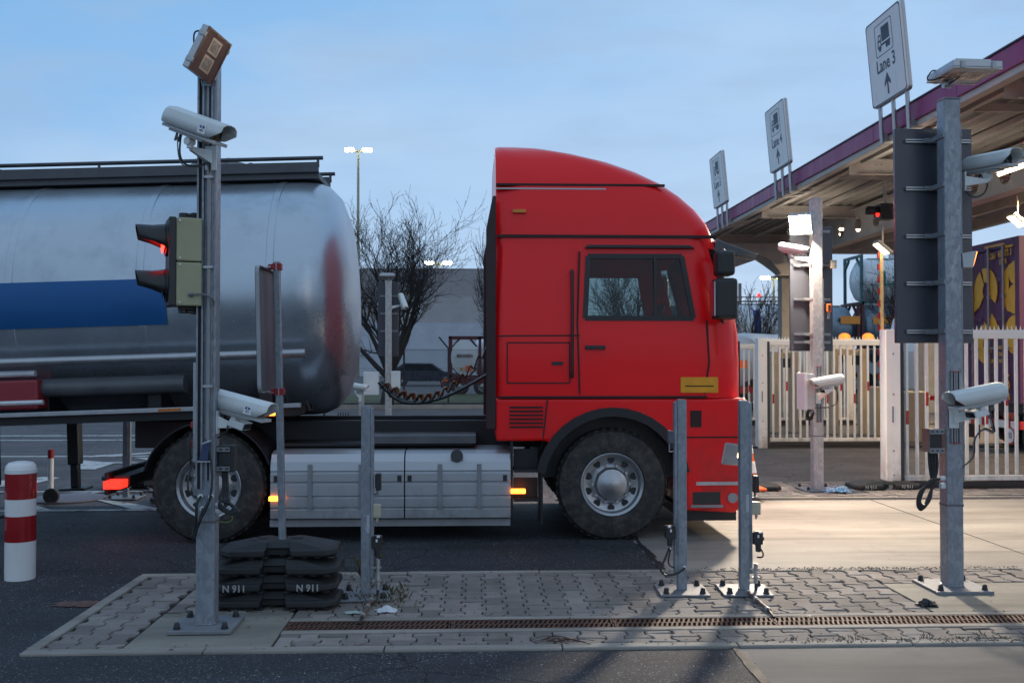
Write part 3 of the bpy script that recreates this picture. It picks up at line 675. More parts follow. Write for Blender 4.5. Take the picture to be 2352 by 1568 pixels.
# ------------------------------------------------------------------ floodlights
def flood(label, c, e1, e2, s, lit=None, s2=1.0, mount=None, watt=0, spot=False):
    e1 = Vector(e1).normalized(); e2 = Vector(e2); e2 = (e2-e1*e2.dot(e1)).normalized(); n = e1.cross(e2)
    M3 = Matrix((e1,e2,n)).transposed(); rot = M3.to_euler(); SC = (1,s2,1)
    t = thing('floodlight', label, 'floodlight', tuple(c), group='square floodlights on the posts'); k = dict(rot=rot)
    h = s/2; n_made = set(bpy.data.objects.keys())
    m = MB(); m.box(-h,h,-h,h,-.05,-.002); m.build('lamp_housing', ALU, t, bevel=.006, **k)
    m = MB()
    for i in range(6): m.box(-h*.72,h*.72,-h*.7+i*h*.27,-h*.7+i*h*.27+.006,-.078,-.0505)
    m.box(-h*.78,h*.78,-h*.76,h*.76,-.062,-.0502); m.build('cooling_fins', ALU, t, **k)
    m = MB(); f = .012
    for (a,b,c_,d) in ((-h,h,-h,-h+f),(-h,h,h-f,h),(-h,-h+f,-h+f,h-f),(h-f,h,-h+f,h-f)): m.box(a,b,c_,d,-.002,.006)
    m.build('rim', pm('rim_bronze',(.15,.09,.075),.4,.3) if lit is None else ALU, t, **k)
    m = MB(); m.box(-h+f,h-f,-h+f,h-f,-.0015,.003); gl = m.build('front_glass', FLOODE if lit else (pm('glass_brown',(.17,.085,.07),.18,0,.05,3) if lit is None else pm('glass_pale',(.42,.42,.42),.12,0,.05,4)), t, **k)
    if not lit:
        for sx in (-1,1):
            m = MB(); q = h*.46; cx_ = sx*h*.40; w = h*.34; hh = h*.40
            m.box(cx_-w,cx_+w,-hh,hh,.0032,.0045); m.build('led_module', pm('led_frame',(.75,.52,.36),.4), t, **k)
            m = MB(); m.box(cx_-w*.7,cx_+w*.7,-hh*.74,hh*.74,.0047,.0056); m.build('led_reflector', pm('led_face',(.42,.32,.25),.25,.1,.15,30), t, **k)
    for (a,b) in ((-.62,-1),(.62,-1),(-.62,1),(.62,1)):
        m = MB(); m.cb((a*h,b*(h+.004),-.018),(.028,.014,.05)); m.build('glass_clip', CAMG, t, bevel=.002, **k)
    for o_ in list(t.children): o_.scale = SC
    if mount is not None:
        mo = Vector(mount)-Vector(c); a = M3 @ Vector((0,0,-.07)); m = MB(); m.tube([a,(a+mo)/2+Vector((0,0,.01)),mo],.018,8); m.cyl(mo-Vector((.03,0,0)),mo+Vector((.03,0,0)),.028,n=12); m.build('yoke', ALU, t, smooth=True)
        m = MB(); b = M3 @ Vector((-h*.8,-h*.5,-.06)); m.tube([b,b+Vector((-.05,-.01,-.01)),b+Vector((-.06,0,-.07)),a+Vector((-.02,-.02,-.06)),mo+Vector((-.02,0,-.02))],.005,6); m.build('lamp_cable', CABLE, t, smooth=True)
    if watt:
        ld = bpy.data.lights.new('flood_lamp','AREA'); ld.shape = 'SQUARE'; ld.size = s*1.3; ld.energy = watt; ld.color = (1,.85,.67)
        if lit is False or spot: ld.spread = R(150)
        lo = bpy.data.objects.new('flood_lamp', ld); COL.objects.link(lo); lo.parent = t
        lo.location = n*.02; lo.rotation_euler = n.to_track_quat('-Z','Y').to_euler()
    return t
flood('unlit tilted floodlight with brown glass on top of the left post', A(483,122,Yl-.20), (-.117,-.005,-.243), (.069,.21,-.039), .275, None, mount=A(476,184,Yl-.06), s2=.86)
flood('floodlight slab facing down on top of the right post', A(2214,168,Yr-.10), (1,.06,.0), (.0,-1,.03), .36, False, mount=A(2176,188,Yr))
flood('glowing floodlight shining towards the road on the pale middle post', A(1838,516,Ym-.10), (.87,-.48,.0), (-.27,-.50,.82), .27, True, mount=A(1868,520,Ym-.02), watt=430)
flood('small dark floodlight on top of the distant post', A(889,637,Yf-.06), (1,.1,0), (.1,-.98,.15), .34, False, mount=A(892,640,Yf))

# ------------------------------------------------------------------ blank panels on the posts
def panel(label, P, u0, u1, v0, v1, vs, dy, side_u):
    a = at(u0,v1,P.y+dy); b = at(u1,v0,P.y+dy); c = (a+b)/2; w = b.x-a.x; h = b.z-a.z
    t = thing('display_panel', label, 'panel', tuple(c), group='tall blank panels on the posts')
    m = MB(); m.box(-w/2,w/2,-.008,.03,-h/2,h/2); m.build('sheet', PANEL, t, bevel=.004)
    for v in vs:
        z = at(u0,v,P.y+dy).z-c.z; px = P.x-c.x
        m = MB(); m.box(px-.20*w/.53-.03,px+.22*w/.53,-.034,-.009,z-.013,z+.013); m.box(px-.20*w/.53-.028,px+.22*w/.53-.002,-.0352,-.0342,z-.004,z+.004,1); m.build('mounting_rail',[ALU,BLACK],t,bevel=0)
        for s in (-1,1):
            m = MB(); m.box(px+s*.062-.006,px+s*.062+.006,-dy+(-.06),-.0352,z-.018,z+.016); m.box(px+s*.085-.026,px+s*.085+.026,-.046,-.0356,z-.017,z+.017); m.cyl((px+s*.092,-.058,z),(px+s*.092,-.046,z),.008,n=8)
            m.build('clamp', STEEL, t, bevel=.002)
    return t
panel('large dark blank panel strapped behind the foreground right post', PR, 2058, 2230, 292, 782, (320,429,538,646,756), .18, 0)
panel('dark blank panel behind the pale middle post', PM, 1815, 1911, 520, 806, (532,610,688,768,848-62), .16, 0)
panel('dark blank panel behind the distant post in the gap', PF, 868, 916, 648, 818, (680,720,760), .17, 0)

# fittings of the right and middle posts
def rails(post, P, u, v0, v1, n=2):
    for i in range(n):
        x = loc_(P,u,v0,-.06).x + (i-.5)*.036
        strut(post,'strut_channel',x,-P_w(post)/2-.0005,loc_(P,u,v1,-.06).z,loc_(P,u,v0,-.06).z,.031,.016,STEEL)
def P_w(post): return {post_r:.118, post_m:.125, post_l:.112}[post]
rails(post_r, PR, 2193, 848, 1010); rails(post_m, PM, 1880, 842, 968)
m = MB(); x = .0595; m.box(x,x+.022,-.03,.035,.75,3.3); m.build('side_channel', STEEL, post_r, bevel=.003)
m = MB(); m.cyl((.075,-.02,.2+.9),(.075,-.02,2.6),.014,n=10); m.build('conduit', GALV2, post_m, smooth=True)
for z in (1.2,1.75,2.3):
    m = MB(); m.box(.06,.094,-.04,-.003,z-.008,z+.008); m.build('pipe_clamp', ALU, post_m)
# right post: control box and cable loops
t = thing('control_box','black control box with grey side plate, left flank of the right post','control box', tuple(A(2142,1005,Yr)))
m = MB(); m.cb((.0,0,0),(.085,.11,.165)); m.build('case', BLACK, t, bevel=.003)
m = MB(); m.box(-.052,-.0435,-.055,.055,-.08,.085); m.build('side_plate', pm('plate_brown',(.17,.13,.12),.5,.2), t)
for z in (.066,-.068):
    m = MB(); m.cb((.005,-.058,z),(.105,.006,.036))
    for k in range(3): m.cb((-.028+k*.034,-.0615,z),(.018,.0015,.010),1)
    m.build('mounting_rail',[STEEL,BLACK],t)
m = MB()
for k,u in enumerate((2133,2139,2145,2151)):
    q = lambda a,b,d: A(a,b,Yr+d)-A(2142,1005,Yr)
    m.tube([q(u,1028,-.01),q(u+2,1065,-.02),q(2140+k*2,1100,-.03),q(2136-k*2,1140,-.06),q(2116+k*2,1164-k*3,-.08),q(2107+k*2,1150-k*2,-.08),q(2114+k*3,1122-k*2,-.08),q(2138,1102-k*2,-.08),q(2158,1094,-.07)],.009)
m.build('cable_loop', CABLE, t, smooth=True)
for (u,v) in ((2160,1093),(2165,1112),(2158,1108)):
    q = loc_(PR,u,v,-.06); m = MB(); m.cyl((-.058,-.03,q.z),(-.098,-.04,q.z),.014,n=10); m.cyl((-.066,-.03,q.z),(-.078,-.033,q.z),.019,n=6); m.build('cable_gland', WHITEP, post_r, smooth=True)
t = thing('signal_sensor','small grey sensor with amber face on the right flank of the right post','sensor', tuple(A(2224,590,Yr-.02)))
m = MB(); m.prism([(-.05,-.06),(.02,-.06),(.05,.06),(-.06,.04)],'y',-.03,.03); m.build('case', CAMG, t, bevel=.003)
m = MB(); m.prism([(.0205,-.05),(.026,-.05),(.055,.052),(.049,.055)],'y',-.022,.022); m.build('face', AMBER, t)
# warm the amber face only slightly: it is a small indicator
t = thing('cabinet','white cabinet with sloping grey side on the left flank of the pale middle post','cabinet', tuple(A(1850,900,Ym)))
m = MB(); m.box(-.065,-.02,-.14,.14,-.215,.235); m.build('lid', WHITEP, t, bevel=.006)
m = MB(); m.box(-.019,.075,-.13,.13,-.205,.222); m.build('body', CAMG, t, bevel=.004)
m = MB(); 
for k in range(4): m.tube([(0.02+k*.012,-.03,-.205),(-.01+k*.01,-.05,-.28),(-.005+k*.02,-.05,-.34),(.04+k*.01,-.06,-.30),(.08,-.08,-.24)],.007)
m.build('cable_loop', CABLE, t, smooth=True)
t = thing('socket_box','beige square socket box on the right flank of the pale middle post','socket box', tuple(A(1914,607-.0,Ym)))
m = MB(); m.cb((0,0,0),(.07,.05,.10)); m.build('case', GREYB, t, bevel=.004)
m = MB(); m.cyl((0,-.0255,.0),(0,-.031,.0),.014,n=12); m.build('plug', CAMG, t, smooth=True)
t = thing('signal_lamp','small orange indicator lamp on the right flank of the pale middle post','indicator lamp', tuple(A(1904,713,Ym-.06)))
m = MB(); m.cb((0,0,.03),(.05,.04,.10)); m.build('case', ORANGE, t, bevel=.004)
m = MB(); m.cb((-.002,-.0215,.03),(.028,.003,.07)); m.build('face', BLACK, t)
m = MB(); m.cb((.0,.01,-.06),(.03,.02,.08)); m.build('bracket', STEEL, t)
# boxes on the distant post
t = thing('cabinet','pale grey cabinet left of the distant post','cabinet', tuple(A(853,880,Yf)))
m = MB(); m.cb((0,0,0),(.34,.2,.52)); m.build('case', CAMW, t, bevel=.01)
m = MB(); m.cb((.02,-.102,.02),(.24,.004,.4)); m.build('door', WHITEP, t)
t = thing('junction_box','pale box with dark hanging cable right of the distant post','junction box', tuple(A(908,872,Yf)))
m = MB(); m.cb((0,0,0),(.22,.14,.40)); m.build('case', CAMW, t, bevel=.01)
m = MB(); m.tube([(0,0,-.2),(-.02,-.05,-.36),(-.12,-.06,-.38),(-.16,-.06,-.2)],.02); m.build('cable_loop', CABLE, t, smooth=True)

# ------------------------------------------------------------------ traffic light on the left post
c = A(430,598,Yl-.03)
t = thing('traffic_light','two-lamp beige signal head glowing red on the left post','traffic light', tuple(c), (0,0,R(22)))
hh = PX(98,Yl)
m = MB()
m.box(-.075,.072,-.115,.115,.003,hh); m.build('upper_case', BEIGE, t, bevel=.008)
m = MB(); m.box(-.075,.072,-.115,.115,-hh,-.003); m.build('lower_case', BEIGE, t, bevel=.008)
m = MB(); m.box(-.115,-.0755,-.118,.118,-hh-.002,hh+.002); m.build('front_plate', BLACK, t, bevel=.006)
m = MB(); m.box(-.05,.09,-.03,.03,hh+.002,hh+.02); m.box(-.05,.10,-.03,.03,-hh-.02,-hh-.002); m.cyl((-.02,0,hh+.018),(-.02,0,hh+.04),.03,n=12); m.cyl((-.02,0,-hh-.04),(-.02,0,-hh-.018),.03,n=12)
m.prism([(-.04,hh+.022),(.11,hh+.022),(.11,hh+.045),(.03,hh+.045)],'y',-.02,.02); m.prism([(-.04,-hh-.022),(.11,-hh-.022),(.11,-hh-.045),(.03,-hh-.045)],'y',-.02,.02)
m.build('bracket', BLACK, t, bevel=.003)
for z in (hh-.02,.02,-.02,-hh+.02):
    m = MB(); m.cyl((-.055,-.1155,z),(-.055,-.124,z),.007,n=8); m.build('screw', ALU, t)
for sgn, em in ((1,True),(-1,False)):
    zc = sgn*hh*.52
    m = MB()
    for i in range(1): m.lathe([(.001,.0),(.05,-.004),(.082,-.016)],24,M=Matrix.Translation((-.128,0,zc))@Matrix.Rotation(R(-90),4,'Y')@Matrix.Scale(-1,4,(0,0,1)))
    m.build('lens', emat('red_signal',(1,.015,.008),14) if em else pm('dark_lens',(.02,.03,.025),.15), t, smooth=True)
    m = MB(); vs = []; fs = []; xs = (-.116,-.14,-.20,-.275); lim = (215,190,160,138)
    for x, lm in zip(xs, lim):
        r = .092 if x > -.2 else .088
        for k in range(17):
            a = R(90)+R(lm)*(k/16-.5)*2*.5*1.25; vs.append((x-.02*math.cos(a-R(90)) if x < -.25 else x, r*math.cos(a), zc+r*math.sin(a)-(0 if x>-.2 else .004)))
    for i in range(3):
        for k in range(16): fs.append((i*17+k,i*17+k+1,(i+1)*17+k+1,(i+1)*17+k))
    m.add(vs,fs); m.build('visor', BLACK, t, smooth=True, solid=.004)
    m = MB(); m.lathe([(.088,0),(.1,0),(.1,.012),(.088,.012)],24,M=Matrix.Translation((-.128,0,zc))@Matrix.Rotation(R(90),4,'Y'),close=True); m.build('bezel', BLACK, t, smooth=True)
m = MB(); q = Vector((-.0,-.118,-hh*.75)); m.cyl(q,q+Vector((.02,-.012,0)),.012,n=8); m.tube([q+Vector((.015,-.01,0)),q+Vector((.07,-.02,.004)),q+Vector((.13,-.02,-.02)),q+Vector((.14,.01,-.06))],.006); m.build('signal_cable', GCABLE, t, smooth=True)

# ------------------------------------------------------------------ bollards
def bollard(label, x, y, h, r, worn=False):
    t = thing('bollard', label, 'bollard', (x,y,0), group='red and white bollards')
    m = MB(); m.lathe([(r*.99,0),(r*1.0,.02),(r,h-.075)],32); m.build('tube', BOLW, t, smooth=True)
    m = MB(); m.lathe([(r*1.03,h-.085),(r*1.035,h-.078),(r*1.03,h-.055),(r*1.0,h-.052),(r*.97,h-.03),(r*.8,h-.008),(r*.4,h+.001),(.002,h+.003)],32); m.build('cap', BOLW, t, smooth=True)
    for (a,b) in ((.60,.79),(.285,.475)):
        m = MB(); m.lathe([(r*1.003,a*h/.875),(r*1.010,a*h/.875),(r*1.010,b*h/.875),(r*1.003,b*h/.875)],32,close=True); m.build('red_band', BOLR, t, smooth=True)
    return t
B0 = gp(46,1328); bollard('clean red and white bollard on the asphalt, far left of the picture', B0.x, B0.y, .87, .107)
bollard('worn red and white bollard behind the lorry wheel', (402-1088)/F*11.3, 11.3, .86, .105)
b = gp(-40,1330); bollard('white bollard cut off by the left picture edge', (-3-1088)/F*7.6-.075, 7.6, .62, .08)

# ------------------------------------------------------------------ recycled foot plates and the sign seen from behind
def footplate(label, c, rz, L=.82, W=.40, H=.105, words=False):
    t = thing('sign_foot_plate', label, 'sign base', c, (0,0,rz), 'stackable black foot plates')
    a = L/2; b = W/2
    def ring(x, y, z, n0, n1):
        return [(-x,-y+.06,z),(-x+.07,-y,z),(-n0,-y,z),(-n0+.006,-y+n1,z),(n0-.006,-y+n1,z),(n0,-y,z),(x-.07,-y,z),(x,-y+.06,z),(x,y-.06,z),(x-.07,y,z),(n0,y,z),(n0-.006,y-n1,z),(-n0+.006,y-n1,z),(-n0,y,z),(-x+.07,y,z),(-x,y-.06,z)]
    m = MB(); rs = [ring(a-.015,b-.012,.012,.085,.075),ring(a,b,.022,.085,.085),ring(a-.003,b-.001,.056,.083,.085),ring(a-.018,b-.02,.066,.075,.03),ring(a-.20,b-.055,H,.075,.035)]
    vs = [p for r in rs for p in r]; n = 16; fs = []
    for i in range(4):
        for k in range(n): fs.append((i*n+k,i*n+(k+1)%n,(i+1)*n+(k+1)%n,(i+1)*n+k))
    fs += [tuple(range(n))[::-1], tuple(range(4*n,5*n))]; m.add(vs, fs)
    for k in range(-4,5):
        if abs(k) > 0:
            m.box(k*.085-.02,k*.085+.02,-b+.02,b-.02,0,.0125)
    m.build('body', RUBBER, t, bevel=.006)
    m = MB()
    for (x,y,w,d) in ((-.12,.0,.06,.045),(.10,.0,.08,.045),(-.17,.06,.03,.025),(-.17,-.06,.03,.025),(.0,.04,.065,.03)): m.box(x-w/2,x+w/2,y-d/2,y+d/2,H-.03,H+.0015)
    m.build('socket_shade', pm('socket_shade_black',(.004,.004,.004),.9), t)  # raised black blocks paint the shade inside the sockets, nothing is cut out
    if words:
        for x in (-.235,.235): text('N 911', .062, pm('faded_white',(.36,.36,.36),.7,0,.3,30,dirt=(.05,.05,.05)), t, (x-.01,-b-.0025,.0365), (R(91),0,0), sx=.95, bold=.0015)
    return t
SX = at(643,1200,6.69).x; SY = 6.69
zz = .031
footplate('bottom black foot plate of the four-high stack', (SX-.005,SY,zz), R(-1)); 
footplate('second lowest foot plate in the stack, lettered N 911', (SX-.01,SY,zz+.107), R(1), words=True)
footplate('third black foot plate up, just below the top one', (SX+.0,SY,zz+.214), R(-1.5))
footplate('topmost foot plate of the stack, holding the sign post', (SX+.01,SY+.02,zz+.321), R(1.5), .76, .38)
p = gp(2000,1128,.02); footplate('lone foot plate lettered N 911 lying by the white gate post', (p.x+.25,p.y+.25,.026), R(4), .86, .4, .105, words=True)
p = gp(1722,1128,.02); footplate('foot plate under the tall traffic cone on the far island', (p.x,p.y+.15,.026), R(-6), .8, .4, .10)
p = gp(350,1045); footplate('lower of two foot plates beside the worn bollard', (-4.25,12.9,0), R(8)); footplate('upper of two foot plates beside the worn bollard', (-4.30,12.9,.107), R(20))
p = gp(435,1150); footplate('single foot plate by the far sensor post', (p.x,p.y,0), R(3))

t = thing('road_sign','road sign seen from behind on a leaning grey post held by red clamps','sign', (SX+.02,SY,zz+.30), (0,R(-1.4),0))
ht = 2.30-(zz+.30)
m = MB(); m.box(-.022,.022,-.022,.022,.0,ht); m.build('pole', GALV, t, bevel=.005)
zt = PX(825-612,6.69)+CAMH-(zz+.30); zb = PX(825-892,6.69)+CAMH-(zz+.30)
m = MB(); pts = []
for (cy,cz,a0) in ((.27,zt-.05,0),(-.27,zt-.05,90),(-.27,zb+.05,180),(.27,zb+.05,270)):
    for k in range(6): a = R(a0+k*18); pts.append((cy+.05*math.cos(a),cz+.05*math.sin(a)))
m.prism(pts,'x',-.078,-.075); m.build('sign_sheet', pm('sign_grey_back',(.10,.105,.12),.45,.4,.06,2), t)
m = MB(); n = len(pts); cyc = zt/2+zb/2
vs = [(-.075,a,b) for a,b in pts]+[(-.052,a*1.0,b) for a,b in pts]+[(-.052,a*.985,(b-cyc)*.985+cyc) for a,b in pts]+[(-.0745,a*.985,(b-cyc)*.985+cyc) for a,b in pts]
fs = []
for j in range(3):
    for k in range(n): fs.append((j*n+k,j*n+(k+1)%n,(j+1)*n+(k+1)%n,(j+1)*n+k))
m.add(vs,fs); m.build('rim', pm('sign_rim',(.34,.36,.38),.4,.5), t)
for z in (ht-.035, zb-.0):
    m = MB(); m.box(-.028,.028,-.030,-.0225,z-.022,z+.022); m.box(-.028,.028,.0225,.030,z-.022,z+.022); m.box(.0225,.032,-.03,.03,z-.022,z+.022); m.box(-.056,-.0225,-.018,.018,z-.018,z+.018); m.build('clamp', REDCL, t, bevel=.003)
    m = MB(); m.cyl((-.06,-.045,z-.005),(-.03,-.045,z-.005),.006,n=6); m.cyl((.0,-.031,z+.03),(.0,-.031,z-.03),.004,n=6); m.build('clamp_bolt', ALU, t)

# ------------------------------------------------------------------ short sensor posts
def short_post(label, u, v, h, rail_side, pw=.34, rz=0, Y=None, mat=GALV):
    b = gp(u,v,.031) if Y is None else Vector((at(u,1000,Y).x,Y,0))
    t = thing('sensor_post', label, 'post', (b.x,b.y,.029 if Y is None else 0), group='short galvanised sensor posts')
    base_plate(t, pw, .014, z=.004, rotz=rz)
    m = MB(); w = .031; m.box(-w,w,-w,w,.0185,h); m.build('shaft', mat, t, bevel=.003)
    s = rail_side; m = MB(); m.box(s*(w+.0005) if s>0 else -w-.0225, w+.0225 if s>0 else -w-.0005, -w+.004,w-.004,.13,h-.012); m.build('side_rail', mat, t, bevel=.003)
    m = MB(); m.box(-w+.004,w-.004,-w+.004,w-.004,h-.006,h+.003); m.build('cap', STEEL, t)
    return t, b
sp1, b1 = short_post('short sensor post right of the foot plate stack', 840, 1363, 1.30, 1, .34, R(2))
sp2, b2 = short_post('short sensor post with a sensor on its left, second from the right', 1566, 1352, 1.335, -1, .34, R(-3))
sp3, b3 = short_post('short sensor post with conduit, between its twin and the tall right post', 1709, 1352, 1.33, 1, .34, R(-3))
sp4, _ = short_post('dark sensor post standing behind the trailer', 290, 0, 1.30, 1, .36, 0, 11.9)
sp5, _ = short_post('dark sensor post right beside the worn bollard', 372, 0, 1.30, -1, .34, 0, 12.6)
m = MB(); m.box(-.022,.022,-.0322,-.0314,1.27,1.27+.02); 
def label_plate(t, z):
    m = MB(); m.box(.008,.028,-.0322,-.0312,z-.06,z+.06); m.build('type_label', pm('label_grey',(.40,.43,.47),.4), t)
label_plate(sp1,.50); label_plate(sp3,.62)
def jbox(label, c):
    t = thing('junction_box', label, 'junction box', tuple(c), group='beige junction boxes on the short posts')
    m = MB(); m.cb((0,0,0),(.062,.05,.088)); m.build('case', GREYB, t, bevel=.004)
    m = MB(); m.cyl((0,-.0252,.019),(0,-.029,.019),.0145,n=14); m.cyl((0,-.0252,-.02),(0,-.029,-.02),.0145,n=14); m.build('knockout', GREYB, t, smooth=True)
    m = MB(); m.cyl((.005,0,-.044),(.005,0,-.066),.010,n=10); m.cyl((.005,0,-.066),(.005,0,-.078),.006,n=8); m.build('cable_gland', GREYB, t, smooth=True)
    return t
jbox('beige junction box on the short post by the foot plate stack', A(864,1166,b1.y-.0))
jbox('beige junction box on the short post left of the tall right post', A(1735,1160,b3.y))
def eye(label, c, s):
    t = thing('light_sensor', label, 'sensor', tuple(c), group='small black photoelectric sensors')
    m = MB(); m.cb((s*.008,0,.01),(.036,.05,.115)); m.build('case', BLACK, t, bevel=.004)
    m = MB(); m.cb((-s*.012,0,.015),(.006,.036,.09)); m.build('face', pm('sensor_face',(.07,.015,.015),.2), t)
    m = MB(); m.box(min(-s*.055,s*.02),max(-s*.055,s*.02),-.014,.014,-.085,-.080); m.box(s*.005-.004,s*.005+.004,-.01,.01,-.08,-.048); m.build('bracket', STEEL, t)
    m = MB(); m.tube([(0,0,-.046),(-s*.004,-.01,-.07),(-s*.025,-.012,-.072),(-s*.04,-.01,-.055)],.004,6); m.build('sensor_cable', CABLE, t, smooth=True)
    return t
eye('black photoelectric sensor on the right of the post by the stack', A(867,1103,b1.y),1)
eye('black photoelectric sensor low on the post with conduit, right side', A(1733,1108,b3.y),1)
t = thing('light_sensor','grey wedge sensor on an L bracket on the left side of its post','sensor', tuple(A(1542,997,b2.y)), group='small black photoelectric sensors')
m = MB(); m.prism([(-.028,.045),(.026,.04),(.026,-.01),(.01,-.052),(-.024,-.036)],'y',-.026,.026); m.build('case', pm('sensor_grey',(.09,.095,.115),.45), t, bevel=.004)
m = MB(); m.cb((.028,-.004,.026),(.006,.04,.02)); m.build('lamp_strip', AMBER, t)
m = MB(); m.box(-.018,-.012,-.01,.01,-.10,-.036); m.box(-.018,.055,-.012,.012,-.105,-.1); m.build('bracket', STEEL, t)
m = MB(); m.tube([(.0,-.0,-.05),(.006,-.01,-.08),(.03,-.01,-.085),(.045,0,-.07)],.004,6); m.build('sensor_cable', CABLE, t, smooth=True)
def plugbox(label, c, s):
    t = thing('plug_socket', label, 'socket', tuple(c), group='black sockets on the short posts')
    m = MB(); m.box(-s*.048 if s>0 else .040,-s*.040 if s>0 else .048,-.03,.045,-.13,.12); m.build('back_plate', PLATE, t, bevel=.002)
    m = MB(); m.cb((0,0,.02),(.068,.06,.085)); m.cb((s*.002,-.008,.062),(.05,.05,.012)); m.cyl((s*.004,-.01,-.02),(s*.004,-.014,-.075),.021,.018,n=12); m.cyl((s*.036,-.005,.015),(s*.046,-.005,.015),.014,n=10); m.build('case', BLACK, t, bevel=.004)
    m = MB(); m.cb((s*.0,-.0312,.035),(.012,.002,.02)); m.cb((s*.012,-.034,.0632),(.02,.02,.012)); m.build('mark', WHITEP, t)
    return t
t1 = plugbox('black socket with a loose grey lead on the post by the stack', A(866,1245,b1.y-.01),1)
t2 = plugbox('black socket on the left side of the post with the big cable loop', A(1539,1222,b2.y-.01),-1)
t3 = plugbox('black socket above the conduit of the post by the tall right post', A(1739,1235,b3.y-.01),1)
q = lambda u,v,d,t_,Y: Vector(A(u,v,Y+d))-t_.location
m = MB(); m.tube([q(1537,1252,-.02,t2,b2.y),q(1527,1278,-.05,t2,b2.y),q(1517,1300,-.08,t2,b2.y),q(1530,1314,-.1,t2,b2.y),q(1555,1310,-.1,t2,b2.y),q(1573,1298,-.06,t2,b2.y)],.008); m.tube([q(1540,1255,-.02,t2,b2.y),q(1535,1285,0,t2,b2.y),q(1545,1296,0,t2,b2.y),q(1556,1296,0,t2,b2.y)],.005); m.build('socket_cable', CABLE, t2, smooth=True)
m = MB(); e = q(1573,1298,-.05,t2,b2.y); m.cyl(e,e+Vector((0,.03,.004)),.012,n=10); m.build('cable_gland', WHITEP, t2, smooth=True)
m = MB(); m.tube([q(1744,1250,-.02,t3,b3.y),q(1752,1262,-.02,t3,b3.y),q(1751,1272,-.02,t3,b3.y),q(1739,1273,0,t3,b3.y)],.006); m.build('socket_cable', CABLE, t3, smooth=True)
m = MB(); m.tube([q(868,1262,-.02,t1,b1.y),q(872,1275,-.02,t1,b1.y),q(866,1290,0,t1,b1.y),q(867,1320,0,t1,b1.y)],.006); m.build('socket_cable', CABLE, t1, smooth=True)
def conduit(label, u0, v0, u1, v1, Y, side):
    a = A(u0,v0,Y); b = A(u1,v1,Y)
    t = thing('conduit_pipe', label, 'conduit', tuple(b)); h = a.z-b.z
    m = MB(); m.cyl((0,0,0),(0,0,h),.0125,n=12); m.build('tube', GALV2, t, smooth=True)
    m = MB(); m.cyl((0,0,-.002),(0,0,.035),.0155,n=12); m.build('sleeve', ALU, t, smooth=True); m = MB(); m.cyl((0,0,h-.035),(0,0,h+.002),.0155,n=12); m.build('sleeve', ALU, t, smooth=True)
    for z in (h*.28,h*.72):
        m = MB(); m.box(-.045,.02,-.006,.006,z-.005,z+.005); m.cyl((0,0,z-.008),(0,0,z+.008),.017,n=12); m.cyl((.018,-.012,z),(.018,.012,z),.005,n=6); m.build('pipe_clip', ALU, t, smooth=True)
    m = MB(); m.tube([(0,0,0),(-.003,-.01,-.04),(-.02,-.03,-.075)],.010); m.build('cable_end', CABLE, t, smooth=True)
    return t
conduit('upright steel conduit on the post by the foot plate stack', 868, 1278, 868, 1346, b1.y-.03, 1)
conduit('upright steel conduit beside the post nearest the tall right post', 1736, 1288, 1736, 1332, b3.y-.03, 1)
def lying(label, a, b):
    a = gp(*a,.052); b = gp(*b,.050); t = thing('loose_conduit', label, 'conduit', tuple(a)); d = b-a
    m = MB(); m.cyl((0,0,0),d,.0135,n=12); m.build('tube', pm('brown_tube',(.13,.10,.09),.5,.2,.2,15), t, smooth=True)
    for k in (.05,.42,.92):
        e = d.normalized()*.016; m = MB(); m.cyl(d*k-e,d*k+e,.0175,n=12); m.build('sleeve', GALV2, t, smooth=True)
    m = MB(); m.tube([d,d+d.normalized()*.05+Vector((0,0,-.008)),d+d.normalized()*.09+Vector((0,0,-.018))],.009); m.build('cable_end', CABLE, t, smooth=True)
lying('conduit lying over the drain below the post by the stack',(853,1370),(831,1410)); lying('conduit lying across the pavers towards the drain by the right post',(1716,1352),(1768,1396))
# traffic cones
def cone(label, x, y, z, h):
    t = thing('traffic_cone', label, 'traffic cone', (x,y,z), group='traffic cones')
    m = MB(); m.box(-.17*h/.6,.17*h/.6,-.17*h/.6,.17*h/.6,0,.03); m.build('base', ORANGE, t, bevel=.01)
    r0 = .12*h/.6; r1 = .03*h/.6
    f = lambda k: r0+(r1-r0)*k
    m = MB(); m.lathe([(r0,.03),(r1,h),(r1*.6,h+.004)],20); m.build('cone_body', ORANGE, t, smooth=True)
    for (a,b) in ((.28,.5),(.66,.82)):
        m = MB(); m.lathe([(f(a)+.001,.03+a*(h-.03)),(f(a)+.004,.03+a*(h-.03)),(f(b)+.004,.03+b*(h-.03)),(f(b)+.001,.03+b*(h-.03))],20,close=True); m.build('white_band', WHITEP, t, smooth=True)
p = gp(869,1006); cone('orange and white cone on the far lane, seen in the gap behind the lorry', p.x, p.y, 0, .42)
p = gp(1722,1128,.12); cone('tall orange and white cone half hidden behind the short post', p.x+.02, p.y+.15, .125, .62)
# orange boxes beyond the lorry
for (u,lab) in ((757,'orange battery box with two round dials, left of the pair'),(787,'pale orange cable box, right of the pair')):
    p = gp(u,1010); t = thing('battery_box', lab, 'battery box', (p.x,p.y,0), group='orange boxes on the far lane')
    m = MB(); m.box(-.13,.13,-.1,.1,0,.30); m.build('case', ORANGE if u < 770 else pm('faded_orange',(.5,.25,.15),.6), t, bevel=.01)
    m = MB()
    for dx in (-.05,.05):
        for dz in (.1,.2): m.cyl((dx,-.101,dz),(dx,-.108,dz),.035,n=12)
    m.build('dial', BLACK, t)
    m = MB(); [m.box(-.1+k*.05,-.08+k*.05,-.01,.01,.3,.55) for k in range(5)] if u > 770 else m.box(-.125,-.09,-.02,.02,.3,.6); m.build('lead', BLACK, t)
